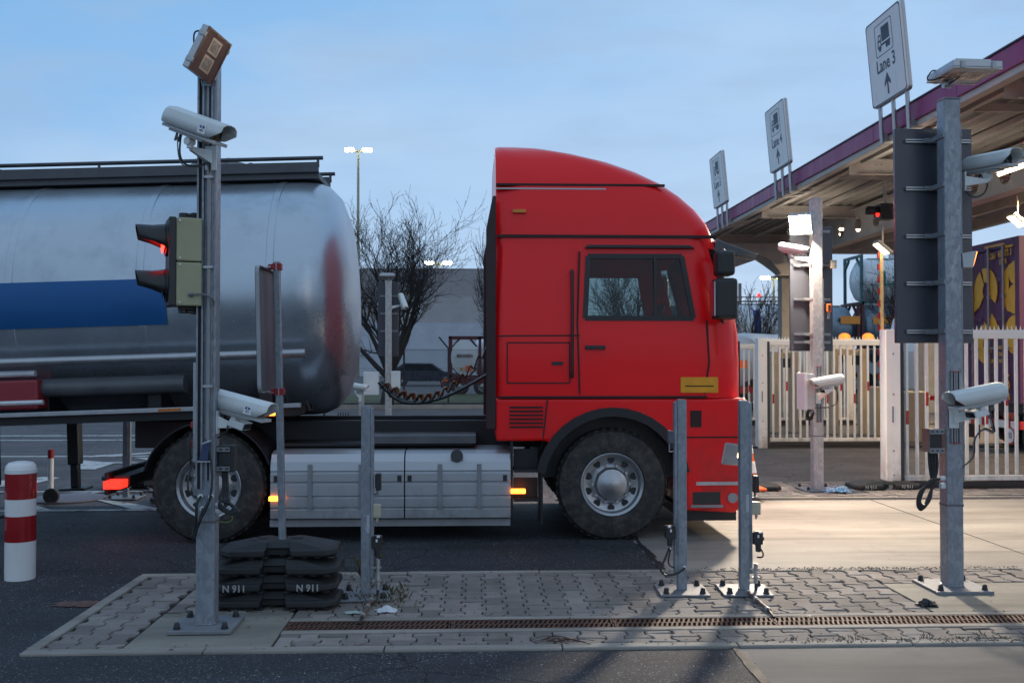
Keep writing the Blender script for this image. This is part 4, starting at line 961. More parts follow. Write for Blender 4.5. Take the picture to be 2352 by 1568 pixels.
# portable barrier stand below the trailer
p = gp(116,1152); t = thing('barrier_stand','white portable barrier stand with red head, round foot and castor','barrier stand',(p.x,p.y,0))
m = MB(); m.cyl((0,0,.02),(0,0,.55),.032,n=14); m.build('tube', WHITEP, t, smooth=True)
m = MB(); m.cyl((0,0,.5),(0,0,.6),.034,n=14); m.build('head', REDCL, t, smooth=True)
m = MB(); m.lathe([(.42,0),(.42,.012),(.38,.02),(.03,.026)],32,M=Matrix.Translation((.1,.25,0))); m.build('round_foot', pm('foot_grey',(.14,.12,.14),.6), t, smooth=True)
m = MB(); m.box(-.4,.08,-.12,-.09,.1,.13); m.build('crossbar', WHITEP, t)
m = MB(); m.cyl((.06,-.15,.085),(.06,-.10,.085),.085,n=18); m.build('castor', TYRE, t, smooth=True)
# ------------------------------------------------------------------ lorry: red tractor
TY = 10.15
TX = lambda u: (u-1088)/F*8.9
def wheel(t, x, yo, side, z=.5, r=.5, w=.30, name='wheel', face=RIM, dish=True):
    # side -1: outer face towards the camera
    M0 = Matrix.Translation((x,yo,z))@Matrix.Rotation(R(90) if side < 0 else R(-90),4,'X')
    m = MB(); m.lathe([(r*.58,-w),(r*.80,-w-.0),(r*.95,-w+.02),(r,-w+.06),(r,-.06),(r*.95,-.02),(r*.80,0),(r*.60,-.01),(r*.57,-.03)],40,M=M0,close=True)
    k = 44
    for i in range(k):
        a = 2*math.pi*i/k; m.cb((r+.0,0,-w/2),(.010,.035,w*.70),M=M0@Matrix.Rotation(a,4,'Z'))
    tyre = m.build(name, TYRE, t, smooth=True)
    m = MB(); m.lathe([(r*.58,-.02),(r*.56,-.012),(r*.52,-.03),(r*.50,-.10),(r*.38,-.12 if dish else -.05),(r*.30,-.10 if dish else -.03),(r*.27,-.03 if dish else .0),(r*.18,-.02 if dish else .02),(r*.10,-.0),(.002,.0)],32,M=M0,cap0=False)
    for i in range(10):
        a = 2*math.pi*i/10; c, s = math.cos(a)*r*.34, math.sin(a)*r*.34; m.cyl((c,s,-.12),(c,s,-.075 if dish else .0),.016,n=6,M=M0)
    for i in range(10):
        a = 2*math.pi*(i+.5)/10; c, s = math.cos(a)*r*.44, math.sin(a)*r*.44; m.cyl((c,s,-.115),(c,s,-.104),.034,n=10,m=1,M=M0)
    m.build('rim', [face,BLACK], tyre, smooth=True)
    return tyre
t = thing('tractor_unit','red tractor unit with high roof and silver side skirts pulling the silver tank','lorry',(0,TY,0)); TR = t
XB, HW = .20, 1.24
rows = [(1.283,2.46,1.24),(1.6,2.46,1.245),(1.84,2.45,1.245),(2.0,2.43,1.24),(2.2,2.38,1.235),(2.4,2.33,1.225),(2.56,2.28,1.215),(2.64,2.26,1.212),(2.735,2.235,1.21),(2.88,2.17,1.205),(3.01,2.07,1.19),(3.14,1.93,1.17),(3.26,1.76,1.14),(3.37,1.55,1.09),(3.47,1.30,1.03),(3.55,1.02,.96),(3.61,.74,.85),(3.65,.48,.70)]
def cabrow(z, xf, h):
    r = min(.30, (xf-XB)*.42); kk = (z-2.0)/.56
    xw0 = 1.0+.03*kk; xw1 = 1.98-.10*kk; xc = xf-r
    st = [XB, XB+.06, XB+(xw0-XB)*.5, xw0, (xw0+xw1)/2, xw1, xc]
    lim = [XB+(xc-XB)*j/6 for j in range(7)]
    if not (1.9 < z < 2.7): 
        f = min(1, max(0,(z-2.73)/.4)) if z > 2.7 else 0
        st = [min(s*(1-f)+l*f, xc) for s, l in zip(st, lim)]
    if z > 3.3: st = lim
    P = [(x,-h) for x in st]
    P[0] = (XB, -h+.05)
    for k in range(1,6):
        a = R(-90+18*k); P.append((xc+r*math.cos(a), -h+r+r*math.sin(a)))
    P.append((xf+.03,-h*.3)); 
    Q = [(x,-y) for x,y in reversed(P)]
    return [(x,y,z) for x,y in P+Q]
rws = [cabrow(*r) for r in rows]; n = len(rws[0])
body = MB(); glass = MB(); vs = [p for r in rws for p in r]
bf, gf, wf = [], [], []
for i in range(len(rws)-1):
    for k in range(n):
        f = (i*n+k,i*n+(k+1)%n,(i+1)*n+(k+1)%n,(i+1)*n+k)
        win = 3 <= i < 6
        kk = k if k < n//2 else n-2-k
        if win and kk in (3,4): gf.append(f)
        elif 3 <= i < 7 and 8 <= k <= n-10: wf.append(f)
        else: bf.append(f)
bf += [tuple(range((len(rws)-1)*n,len(rws)*n))]
body.add(vs, bf); body.build('cab_body', TRED, t, smooth=True)
for sel in (0,1):
    g = MB(); g.add(vs, [f for f in gf if (vs[f[0]][1] < 0) == bool(sel)]); g.build('side_window', TWIN, t)
g = MB(); g.add(vs, wf); g.build('windscreen', TWIN, t, smooth=True)
arch = [(1.25+.66*math.cos(R(a)), .5+.66*math.sin(R(a))) for a in range(150,-1,-10)]
poly = [(XB,.90),(.66,.90)]+arch+[(1.91,.27),(2.36,.25),(2.47,.36),(2.48,1.0),(2.46,1.28),(XB,1.28)]
m = MB(); m.prism(poly,'y',-1.24,1.24); m.build('lower_body', TRED, t, bevel=.035, seg=3)
for y0, y1 in ((-1.258,-.9),(.9,1.258)):
    m = MB()
    o_ = [(1.25+.70*math.cos(R(a)), .5+.70*math.sin(R(a))) for a in [170-k*10 for k in range(17)]]; i_ = [(1.25+.62*math.cos(R(a)), .5+.62*math.sin(R(a))) for a in [170-k*10 for k in range(17)]]
    for k in range(16):
        q4 = [o_[k],o_[k+1],i_[k+1],i_[k]]; m.prism(q4,'y',y0,y1)
    m.build('wheel_arch_trim', CHASS, t)
m = MB(); m.box(.62,1.88,-1.0,1.0,.55,1.12); m.build('wheel_well', CHASS, t)
# seams, trims, handle
def seamline(name, pts, wdt=.012, mat=TSEAM, y=-1.249):
    m = MB()
    for a, b in zip(pts, pts[1:]):
        ax, az = a; bx, bz = b; L = math.hypot(bx-ax, bz-az); nx, nz = -(bz-az)/L*wdt/2, (bx-ax)/L*wdt/2
        m.prism([(ax+nx,az+nz),(bx+nx,bz+nz),(bx-nx,bz-nz),(ax-nx,az-nz)],'y',y,y+.02)
    return m.build(name, mat, t)
seamline('panel_seam',[(XB+.02,1.84),(.95,1.845)]); seamline('panel_seam',[(XB+.02,1.292),(2.1,1.292)],.02)
seamline('door_gap',[(.95,2.60),(.93,1.95),(.95,1.32)],.014,y=-1.252); seamline('door_gap',[(2.10,1.98),(2.12,1.6),(2.08,1.32)],.014,y=-1.252)
m = MB(); m.box(1.0,1.18,-1.275,-1.247,1.72,1.755); m.build('door_handle', BLACK, t, bevel=.006)
m = MB(); m.box(XB+.01,2.20,-1.224,-1.19,2.725,2.752); m.build('roof_seam', TSEAM, t)
m = MB(); m.box(XB,1.74,-1.158,-1.12,3.205,3.225); m.build('spoiler_seam', TSEAM, t)
m = MB(); m.box(XB,1.2,-1.166,-1.13,3.17,3.183); m.build('spoiler_trim', ALU, t)
# rear side deflector
for s in (-1.21,1.21):
    m = MB(); m.prism([(XB-.09,1.0),(XB-.001,1.0),(XB-.001,3.1),(XB-.03,3.1),(XB-.09,2.8)],'y',s-.02,s+.02); m.build('side_deflector', pm('deflector_black',(.03,.01,.012),.5), t, bevel=.01)
# locker flap, grab rail, roof beacon bar and small side lamps
seamline('locker_gap',[(XB+.10,1.42),(XB+.10,1.78),(.86,1.78),(.86,1.42),(XB+.10,1.42)],.010,y=-1.2505)
seamline('fender_gap',[(.66,1.27),(.62,.92)],.012,y=-1.246)
m = MB(); m.box(.70,.80,-1.256,-1.246,1.58,1.61); m.build('locker_latch', BLACK, t)
m = MB(); m.tube([(.88,-1.25,1.5),(.88,-1.29,1.55),(.88,-1.29,2.35),(.88,-1.24,2.4)],.014); m.build('grab_rail', BLACK, t, smooth=True)
for z in (2.95,):
    m = MB(); m.box(XB+.15,XB+.27,-1.225,-1.19,z,z+.03); m.build('side_lamp', pm('lens_amber',(.6,.2,.02),.2), t)
m = MB(); m.prism([(1.0,2.63),(2.0,2.63),(1.95,2.66),(1.02,2.66)],'y',-1.255,-1.21); m.build('drip_rail', BLACK, t, bevel=.006)
m = MB()
for k in range(6): m.box(XB+.12,XB+.42,-1.252,-1.238,1.02+k*.035,1.035+k*.035)
m.build('side_louvre', TSEAM, t)
# window frame, visor and mirror
m = MB()
fr = [(1.0,2.0),(1.98,2.0),(1.88,2.56),(1.03,2.56)]
for a, b in zip(fr, fr[1:]+fr[:1]):
    L = math.hypot(b[0]-a[0], b[1]-a[1]); nx, nz = -(b[1]-a[1])/L*.022, (b[0]-a[0])/L*.022
    m.add([(a[0]-nx,-1.252+(a[1]-2)*.04,a[1]-nz),(b[0]-nx,-1.252+(b[1]-2)*.04,b[1]-nz),(b[0]+nx,-1.252+(b[1]-2)*.04,b[1]+nz),(a[0]+nx,-1.252+(a[1]-2)*.04,a[1]+nz),
           (a[0]-nx,-1.22+(a[1]-2)*.04,a[1]-nz),(b[0]-nx,-1.22+(b[1]-2)*.04,b[1]-nz),(b[0]+nx,-1.22+(b[1]-2)*.04,b[1]+nz),(a[0]+nx,-1.22+(a[1]-2)*.04,a[1]+nz)],[(0,1,2,3),(7,6,5,4),(0,4,5,1),(1,5,6,2),(2,6,7,3),(3,7,4,0)])
m.box(1.62,1.65,-1.245,-1.21,2.0,2.56)
m.build('window_frame', BLACK, t)
m = MB(); m.prism([(2.2,2.62),(2.62,2.55),(2.63,2.60),(2.24,2.74)],'y',-1.05,1.05); m.build('sun_visor', pm('visor_dark',(.03,.03,.035),.25,0,.1,3,coat=.5), t, bevel=.01)
for s in (-1,1):
    m = MB(); m.box(2.10,2.30,s*1.48-.11,s*1.48+.11,1.98,2.34); m.box(2.12,2.28,s*1.48-.10,s*1.48+.10,2.36,2.58); mr = m.build('mirror', BLACK, t, bevel=.035, seg=3)
    m = MB(); m.box(2.094,2.0995,s*1.48-.09,s*1.48+.09,2.01,2.31); m.build('mirror_glass', pm('mirror_face',(.5,.55,.6),.05,1), mr)
    m = MB(); m.tube([(2.2,s*1.2,2.56),(2.22,s*1.36,2.6),(2.2,s*1.46,2.56)],.022); m.tube([(2.24,s*1.22,2.0),(2.22,s*1.36,1.97),(2.2,s*1.46,2.0)],.022); m.build('mirror_arm', BLACK, t, smooth=True)
m = MB(); m.box(1.86,2.2,-1.254,-1.235,1.33,1.47); m.build('side_marking', pm('decal_yellow',(.75,.32,.01),.35), t, bevel=.004)
m = MB(); m.box(1.9,2.16,-1.2565,-1.2535,1.385,1.395); m.build('marking_line', TSEAM, t)
for s in (-1,1):
    ya, yb = sorted((s*1.246,s*.85)); m = MB(); m.prism([(2.22,.68),(2.485,.66),(2.485,.86),(2.26,.89)],'y',ya,yb); hl = m.build('headlight', pm('lamp_glass',(.30,.30,.31),.12,.2), t, bevel=.02)
    ya, yb = sorted((s*1.252,s*.80)); m = MB(); m.prism([(2.36,.735),(2.492,.73),(2.492,.81),(2.38,.815)],'y',ya,yb); m.build('bulb', HEADL, hl, bevel=.02)
m = MB(); m.box(2.0,2.47,-1.252,1.252,.50,.53); m.build('bumper_trim', pm('trim_silver',(.5,.5,.52),.3,.6), t)
m = MB(); m.box(2.485,2.495,-.9,.9,.95,1.8); m.build('grille', BLACK, t)
seamline('bumper_gap',[(1.90,.93),(2.46,.93)],.012,y=-1.2465)
m = MB(); m.box(1.97,2.22,-1.2462,-1.20,.33,.44); m.build('step_shade', BLACK, t, bevel=.004)  # black block paints the shade of a step recess onto the panel
m = MB(); m.box(1.95,2.24,-1.262,-1.21,.300,.325); m.build('step_tread', STEEL, t, bevel=.003)
m = MB(); m.cyl((2.33,-1.2,.385),(2.33,-1.252,.385),.045,n=18); m.build('fog_lamp', pm('fog_glass',(.35,.36,.38),.1,.3), t, smooth=True)
m = MB(); m.box(.60,.62,-1.22,-.85,.16,.62); m.build('mud_flap', CHASS, t)
m = MB(); m.box(1.95,2.05,-1.2475,-1.243,1.02,1.17); m.build('service_flap', TSEAM, t)
m = MB(); m.box(1.9,2.4,-1.1,1.1,.16,.255); m.build('front_lip', CHASS, t)
for x in (-1.45,-1.0,-.3,.05):
    m = MB(); m.box(x-.02,x+.02,-1.252,-1.2405,.30,.70); m.build('skirt_strap', STEEL, t, bevel=.003)
m = MB(); m.cyl((-.15,-1.2,.76),(-.15,-1.262,.775),.055,n=18); m.build('filler_cap', BLACK, t, smooth=True)
for x in (-1.75,-.66,-.57,.28):
    m = MB(); m.box(x-.018,x+.018,-1.2465,-1.2405,.545,.60); m.build('skirt_latch', BLACK, t)
# entry steps between cab and skirt
m = MB()
for z in (.36,.62): m.box(.36,.58,-1.235,-.95,z,z+.03); m.box(.36,.58,-1.12,-1.1,z+.03,z+.2,0)
m.box(.33,.352,-1.22,-.9,.24,.90); m.build('entry_step', CHASS, t)
# skirt
prof = [(-1.16,.20),(-1.235,.22),(-1.238,.30),(-1.225,.305),(-1.225,.312),(-1.238,.318),(-1.24,.40),(-1.227,.405),(-1.227,.415),(-1.24,.42),(-1.24,.52),(-1.226,.525),(-1.226,.54),(-1.24,.545),(-1.24,.62),(-1.23,.625),(-1.23,.635),(-1.238,.64),(-1.225,.72),(-1.18,.785),(-1.10,.81),(-.55,.81),(-.55,.20)]
m = MB(); m.prism(prof,'x',-1.80,-.62); m.build('side_skirt', SKIRT, t, bevel=.004)
m = MB(); m.prism(prof,'x',-.61,.33); m.build('side_skirt', SKIRT, t, bevel=.004)
m = MB(); m.prism([(-y,z) for y,z in prof],'x',-1.80,.33); m.build('side_skirt', SKIRT, t)
m = MB(); m.box(-1.82,.33,-1.15,-.6,.135,.195); m.build('skirt_lip', pm('lip_grey',(.30,.31,.33),.5), t)
m = MB(); m.box(-3.25,2.2,-.45,-.37,.78,1.04); m.box(-3.25,2.2,.37,.45,.78,1.04); m.box(-1.8,.0,-.9,.9,.825,.86); m.build('chassis_frame', CHASS, t, bevel=.01)
m = MB(); m.box(-1.0,.02,-1.0,-.2,.862,.93); m.build('deck_plate', pm('deck_plate',(.12,.12,.13),.45,.5), t)
m = MB(); m.lathe([(.02,1.19),(.46,1.19),(.48,1.16),(.48,1.08),(.02,1.08)],28,M=Matrix.Translation((-2.2,0,0))); m.build('fifth_wheel', CHASS, t)
m = MB()
for k in range(3): m.tube([(XB-.02,-.2+k*.2,1.5),(-.3,-.22+k*.2,1.25),(-.7,-.2+k*.2,1.2),(-.95,-.18+k*.2,1.4)],.014)
m.build('air_line', CABLE, t, smooth=True)
for k, mt in enumerate((CABLE, pm('coil_red',(.20,.02,.02),.4), pm('coil_yellow',(.35,.25,.03),.4))):
    m = MB(); P0 = Vector((XB-.05,-.35+k*.28,1.75)); P1 = Vector((-.93,-.22+k*.2,1.38)); m.tube([P0+(P1-P0)*(i/90)+Vector((0,0,-.30*math.sin(math.pi*i/90)))+Vector((0,math.cos(i*.9)*.035,math.sin(i*.9)*.035)) for i in range(91)], .008, 5, smooth=False); m.build('air_coil', mt, t, smooth=True)
# mudguards
def mudguard(x, y0, y1, r, a0, a1, mat, name='mudguard', M=None, p=None, z=.5):
    m = MB(); K = 18
    for k in range(K):
        A0 = R(a0+(a1-a0)*k/K); A1 = R(a0+(a1-a0)*(k+1)/K)
        m.prism([(x+r*math.cos(A0),z+r*math.sin(A0)),(x+r*math.cos(A1),z+r*math.sin(A1)),(x+(r+.012)*math.cos(A1),z+(r+.012)*math.sin(A1)),(x+(r+.012)*math.cos(A0),z+(r+.012)*math.sin(A0))],'y',y0,y1)
    return m.build(name, mat, p or t)
mudguard(-2.35,-1.24,-.62,.57,20,165,CHASS); mudguard(-2.35,.62,1.24,.57,20,165,CHASS)
wheel(t,1.25,-1.2,-1); wheel(t,1.25,1.2,1)
for s in (-1,1):
    wheel(t,-2.35,s*1.22,s); wheel(t,-2.35,s*.88,s,face=CHASS)
m = MB(); m.cyl((1.25,-1,.5),(1.25,1,.5),.07,n=10); m.cyl((-2.35,-1.1,.5),(-2.35,1.1,.5),.11,n=10); m.cyl((-2.35,-.25,.5),(-2.35,.25,.5),.24,n=16); m.build('axle', CHASS, t)
def lamp(par, name, c, s, mat):
    m = MB(); m.cb(c, s); o = m.build(name, mat, par, bevel=.006); return o
lamp(t,'marker_lamp',(TX(1190),-1.252,.456),(.13,.03,.042),AMBER); lamp(t,'marker_lamp',(TX(640),-1.252,.40),(.13,.03,.040),AMBER)
m = MB(); m.box(-3.30,-3.26,-1.1,1.1,.42,.62); m.build('rear_bumper', CHASS, t, bevel=.01)
lamp(t,'tail_lamp',(-3.19,-1.12,.52),(.15,.20,.07),REDL); lamp(t,'tail_lamp',(-3.19,1.12,.52),(.15,.20,.07),REDL)
m = MB(); m.box(-3.24,-3.1,-1.02,1.02,.5,.58); m.build('lamp_bar', CHASS, t)
# interior
for s in (-1,1):
    m = MB(); m.box(.95,1.45,s*.62-.25,s*.62+.25,1.5,1.75); m.prism([(.85,1.7),(1.02,1.7),(.95,2.35),(.82,2.35)],'y',s*.62-.24,s*.62+.24); m.prism([(.83,2.38),(.93,2.38),(.92,2.55),(.85,2.55)],'y',s*.62-.13,s*.62+.13); m.build('seat', pm('seat_cloth',(.03,.03,.035),.9), t, bevel=.03)
m = MB(); m.prism([(1.85,1.5),(2.3,1.5),(2.3,2.0),(2.05,2.03),(1.85,1.9)],'y',-1.15,1.15); m.build('dashboard', pm('dash_grey',(.05,.05,.055),.7), t, bevel=.02)
m = MB(); m.lathe([(.21,-.015),(.225,0),(.21,.015),(.195,0)],24,M=Matrix.Translation((1.72,-.62,1.98))@Matrix.Rotation(R(-60),4,'Y'),close=True); m.build('steering_wheel', BLACK, t, smooth=True)
for s in (-.95,.95):
    ld = bpy.data.lights.new('headlight_beam','SPOT'); ld.energy = 90; ld.color = (1,.82,.55); ld.spot_size = R(75); ld.spot_blend = .8; ld.shadow_soft_size = .08
    lo = bpy.data.objects.new('headlight_beam', ld); COL.objects.link(lo); lo.parent = t; lo.location = (2.55,s,.78); lo.rotation_euler = (0,R(-90+10),0)

# ------------------------------------------------------------------ tank trailer
T = thing('tank_trailer','silver tank trailer with blue stripe and roof walkway, cut off by the left edge','tank trailer',(-2.35,TY,0),(0,R(-1.9),0))
RT = 1.17; CZ = 2.22; XF = 1.24; XR = -10.2
MT = Matrix.Translation((0,0,CZ))@Matrix.Rotation(R(90),4,'Y')
m = MB(); m.lathe([(.003,XF),(.45,XF-.012),(.8,XF-.05),(1.0,XF-.12),(1.11,XF-.22),(RT-.01,XF-.34),(RT,XF-.45),(RT,XR+.45),(1.1,XR+.3),(.8,XR+.1),(.003,XR)],72,M=MT); m.build('tank_shell', TANKM, T, smooth=True)
for x in (.60,-.55,-1.7,-2.85,-5.2,-7.6):
    m = MB(); m.lathe([(RT-.005,x-.04),(RT+.008,x-.03),(RT+.008,x+.03),(RT-.005,x+.04)],72,M=MT,close=True); m.build('tank_band', TANKM, T, smooth=True)
m = MB(); vs = []; K = 14; aa = [R(-13+ (20*k/K)) for k in range(K+1)]
for x in (-9.5,-2.9,-1.5,-.32):
    for a in aa: vs.append((x,-(RT+.011)*math.cos(a),CZ+(RT+.011)*math.sin(a)))
fs = []
for i in range(3):
    for k in range(K): fs.append((i*(K+1)+k,i*(K+1)+k+1,(i+1)*(K+1)+k+1,(i+1)*(K+1)+k))
m.add(vs,fs); m.build('blue_stripe', TBLUE, T, smooth=True)
zt = CZ+RT
m = MB(); m.box(XR+1,.95,-.38,.38,zt-.02,zt+.035); m.box(XR+1,.95,-.43,-.37,zt+.0355,zt+.13); m.box(XR+1,.95,.37,.43,zt+.0355,zt+.13)
m.build('walkway', pm('walkway_grey',(.09,.095,.105),.5,.4), T)
m = MB()
for y in (-.42,.42):
    m.tube([(XR+1,y,zt+.17),(-1,y,zt+.17),(1.0,y,zt+.17)],.02,8,smooth=False)
    x = .95
    while x > -8: m.cyl((x,y,zt+.08),(x,y,zt+.17),.014,n=6); x -= 1.05
m.build('handrail', pm('rail_dark',(.08,.085,.095),.4,.5), T, smooth=True)
for x in (-.1,-2.6,-5.1,-7.6):
    m = MB(); m.cyl((x,0,zt-.03),(x,0,zt+.16),.26,n=24); m.cyl((x,0,zt+.161),(x,0,zt+.20),.29,n=24)
    for k in range(6): a = k*math.pi/3; m.cyl((x+.31*math.cos(a),.31*math.sin(a),zt+.1),(x+.31*math.cos(a),.31*math.sin(a),zt+.22),.025,n=6)
    m.build('manhole', pm('manhole_grey',(.25,.26,.28),.4,.6), T)
m = MB(); m.cyl((XR+.8,-1.18,1.66),(.9,-1.18,1.66),.038,n=12); m.build('side_rail', ALU, T, smooth=True)
m = MB(); m.cyl((XR+1,-1.05,1.42),(-.2,-1.05,1.42),.085,n=14); m.build('hose_tube', pm('hose_tube',(.11,.115,.125),.45,.3), T, smooth=True)
m = MB(); m.box(XR+.5,.85,-.52,-.40,1.10,1.36); m.box(XR+.5,.85,.40,.52,1.10,1.36)
for x in (.5,-.5,-1.5,-3,-4.5,-6,-7.5,-9): m.box(x-.06,x+.06,-1.0,1.0,1.18,1.42)
m.build('chassis_beam', CHASS, T, bevel=.008)
m = MB(); m.box(XR+.5,.85,-1.22,-1.16,1.175,1.215); m.build('under_rail', ALU, T, bevel=.005)
m = MB(); m.box(XR+.5,.80,-1.16,-.60,1.10,1.17); m.build('under_tray', CHASS, T)
m = MB(); m.prism([(-.1,1.1),(.85,1.1),(.80,1.3),(.5,1.45),(-.2,1.45)],'y',-.6,.6); m.build('kingpin_frame', CHASS, T, bevel=.02)
def side_box(x0,x1,z0,z1,mat,nm):
    m = MB(); m.box(x0,x1,-1.20,-.85,z0,z1); m.build(nm, mat, T, bevel=.02)
side_box(-2.9,-1.45,1.24,1.50,pm('toolbox_red',(.26,.02,.03),.4,0,.1,3),'red_locker')
m = MB(); m.cyl((-3.2,-1.12,1.555),(-1.5,-1.12,1.555),.03,n=10); m.cyl((-3.2,-1.213,1.30),(-1.4,-1.213,1.30),.022,n=10); m.build('side_pipe', pm('pipe_white',(.6,.62,.66),.35,.2), T, smooth=True)
for s in (-1,1):
    m = MB(); m.box(-2.05,-1.93,s*.95-.07,s*.95+.07,.55,1.2); m.box(-2.03,-1.95,s*.95-.05,s*.95+.05,.30,.55); m.box(-2.13,-1.85,s*.95-.13,s*.95+.13,.27,.30); m.build('landing_leg', CHASS, T, bevel=.01)
lamp(T,'marker_lamp',(TX(625)+2.35,-1.232,1.13),(.16,.02,.035),AMBER); lamp(T,'marker_lamp',(TX(-10)+2.35,-1.232,.80),(.16,.02,.035),AMBER)
for x in (-.4,-2.6,-3.9):
    m = MB(); m.box(x,x+.2,-1.226,-1.2205,1.183,1.207); m.build('side_reflector', pm('side_orange',(.5,.14,.02),.3), T)
m = MB(); m.box(TX(-10)+2.28,TX(-10)+2.42,-1.222,-1.19,.76,1.1); m.build('lamp_bracket', CHASS, T)
m = MB(); 
for z in (.62,.92): m.box(-6.2,-2.4,-1.2,-1.17,z,z+.1)
for x in (-2.6,-4.2,-5.8): m.box(x,x+.06,-1.165,-1.12,.6,1.12)
m.build('side_guard', pm('guard_maroon',(.05,.015,.018),.5), T)
for x in (-6.9,-8.2,-9.5):
    for s in (-1,1): wheel(T,x,s*1.22,s,z=.5-x*.0332,w=.36)
# ------------------------------------------------------------------ sliding gates
def gate(name_label, X0, X1, Y, zt=2.02, zb=.12, post=True, postw=.17, sticker=True, serr=True, posts=(0,)):
    t = thing('sliding_gate', name_label, 'gate', (X0,Y,0), group='white barred sliding gates'); L = X1-X0
    m = MB(); m.box(0,L,-.04,.04,zt-.13,zt-.04); m.box(0,L,-.035,.035,zb,zb+.06)
    m.box(L-.12,L,-.038,.038,zb+.0605,zt-.1305); m.box(0,.06,-.038,.038,zb+.0605,zt-.1305); m.build('frame', GATEW, t, bevel=.004)
    m = MB(); x = 0; pts = []
    while x < L-.03: pts += [(x,zt-.02),(x+.012,zt-.018),(x+.024,zt+.035),(x+.034,zt-.018)]; x += .056
    m.prism([(0,zt-.045)]+pts+[(L,zt-.02),(L,zt-.045)],'y',-.003,.003); m.build('spike_strip', GATEW, t)
    x = .13; i = 0
    bar = None
    while x < L-.15 and i < 90:
        if bar is None:
            m = MB(); m.box(-.0175,.0175,-.015,.015,zb+.0605,zt-.1305); bar = m.build('bar', GATEW, t, loc=(x,0,0)); b = bar
        else:
            b = bar.copy(); COL.objects.link(b); b.parent = t; b.location = (x,0,0)
        if sticker and i % 2 == 0:
            m = MB(); z = zb+ (.93 if i % 4 else .70); m.box(x-.0165,x+.0165,-.0175,-.0155,z,z+.17); m.build('red_sticker', REDREF, t)
        x += .127; i += 1
    m = MB(); m.box(0,L,-.05,.05,.035,zb-.01); m.build('bottom_rail', pm('gate_rail_dark',(.035,.03,.03),.5,.2), t, bevel=.008)
    return t
def gpost(label, X, Y, h, w=.18):
    t = thing('gate_post', label, 'post', (X,Y,0), group='white gate posts')
    m = MB(); m.box(-w/2,w/2,-.1,.1,0,h); m.build('column', GATEW, t, bevel=.006)
    m = MB(); m.box(w/2+.0005,w/2+.06,-.07,.07,.02,h-.06); m.build('rubber_edge', SEAL, t, bevel=.01)
    for z in (.2,.5,1.2,1.7): m = MB(); m.cyl((0,-.1,z),(0,-.104,z),.012,n=8); m.build('bolt', STEEL, t)
    m = MB(); m.cb((-.01,-.102,.95),(.02,.006,.2)); m.build('lock', STEEL, t)
    return t
gX = lambda u,Y: at(u,825,Y).x
G1 = 12.25
gpost('white gate post nearest the camera, left of the near gate', gX(2044,G1), G1, 2.0)
gate('near white sliding gate behind the foreground right post', gX(2060,G1), gX(2060,G1)+5.4, G1+.02)
G2 = 18.2
gpost('white gate post left of the middle gate', gX(1748,G2), G2, 2.02, .17)
gate('middle white sliding gate behind the pale middle post', gX(1760,G2), gX(2050,G2), G2+.02)
G3 = 24.6
gpost('white gate post of the farthest gate, beside the lorry front', gX(1607,G3), G3, 2.05, .2)
gate('farthest white sliding gate just ahead of the red cab', gX(1616,G3), gX(1960,G3), G3+.02)
m = MB(); m.box(gX(1700,G2),14,G2-.06,G2+.12,-.01,.03); m.box(gX(2000,G1),14,G1-.06,G1+.14,.0,.034); m.box(gX(1560,G3),14,G3-.06,G3+.12,-.01,.03); struct(m.build('gate_track', pm('track_dark',(.05,.045,.04),.6,.3)))
# tan portals beyond the gates
def portal(label, u0, u1, Y, h, mat=TAN):
    x0, x1 = gX(u0,Y), gX(u1,Y); t = thing('gate_portal', label, 'gate frame', (x0,Y,0), group='tan guide frames of the gates')
    m = MB(); m.box(0,.16,-.12,.12,0,h); m.build('column', mat, t, bevel=.01)
    m = MB(); m.box(x1-x0-.16,x1-x0,-.12,.12,0,h); m.build('column', mat, t, bevel=.01)
    m = MB(); m.box(.161,x1-x0-.161,-.06,.06,h-.14,h-.02); m.build('top_beam', mat, t, bevel=.01)
    m = MB(); m.box(x1-x0-.30,x1-x0-.165,-.05,.05,h-.35,h-.15); m.build('roller_box', BLACK, t); return t
portal('tan guide frame behind the right end of the middle gate', 1905, 1990, 21.5, 1.86)
portal('tan guide frame behind the left end of the middle gate', 1770, 1830, 22.0, 1.80)
t = thing('concrete_block','tan concrete guard block behind the near gate','guard block',(gX(2085,19.5),19.5,0)); m = MB(); m.prism([(-.3,0),(.35,0),(.3,1.0),(-.25,1.0)],'y',-.25,.25); m.build('body', TAN, t, bevel=.03); m = MB(); m.cyl((.1,-.1,1.0),(.1,-.1,1.06),.05,n=10); m.build('lifting_eye', STEEL, t)
t = thing('lowered_barrier','lowered red and white barrier arm behind the near gate','barrier arm',(gX(2100,20),20,0))
m = MB(); L = 4.2; m.box(0,L,-.04,.04,.80,.89); m.build('arm', WHITEP, t, bevel=.01)
for k in range(5): m = MB(); m.box(.3+k*.8,.7+k*.8,-.042,.042,.798,.892); m.build('red_stripe', REDREF, t)
m = MB(); m.box(L-.1,L+.25,-.18,.18,0,.95); m.build('drive_box', TAN, t, bevel=.02)
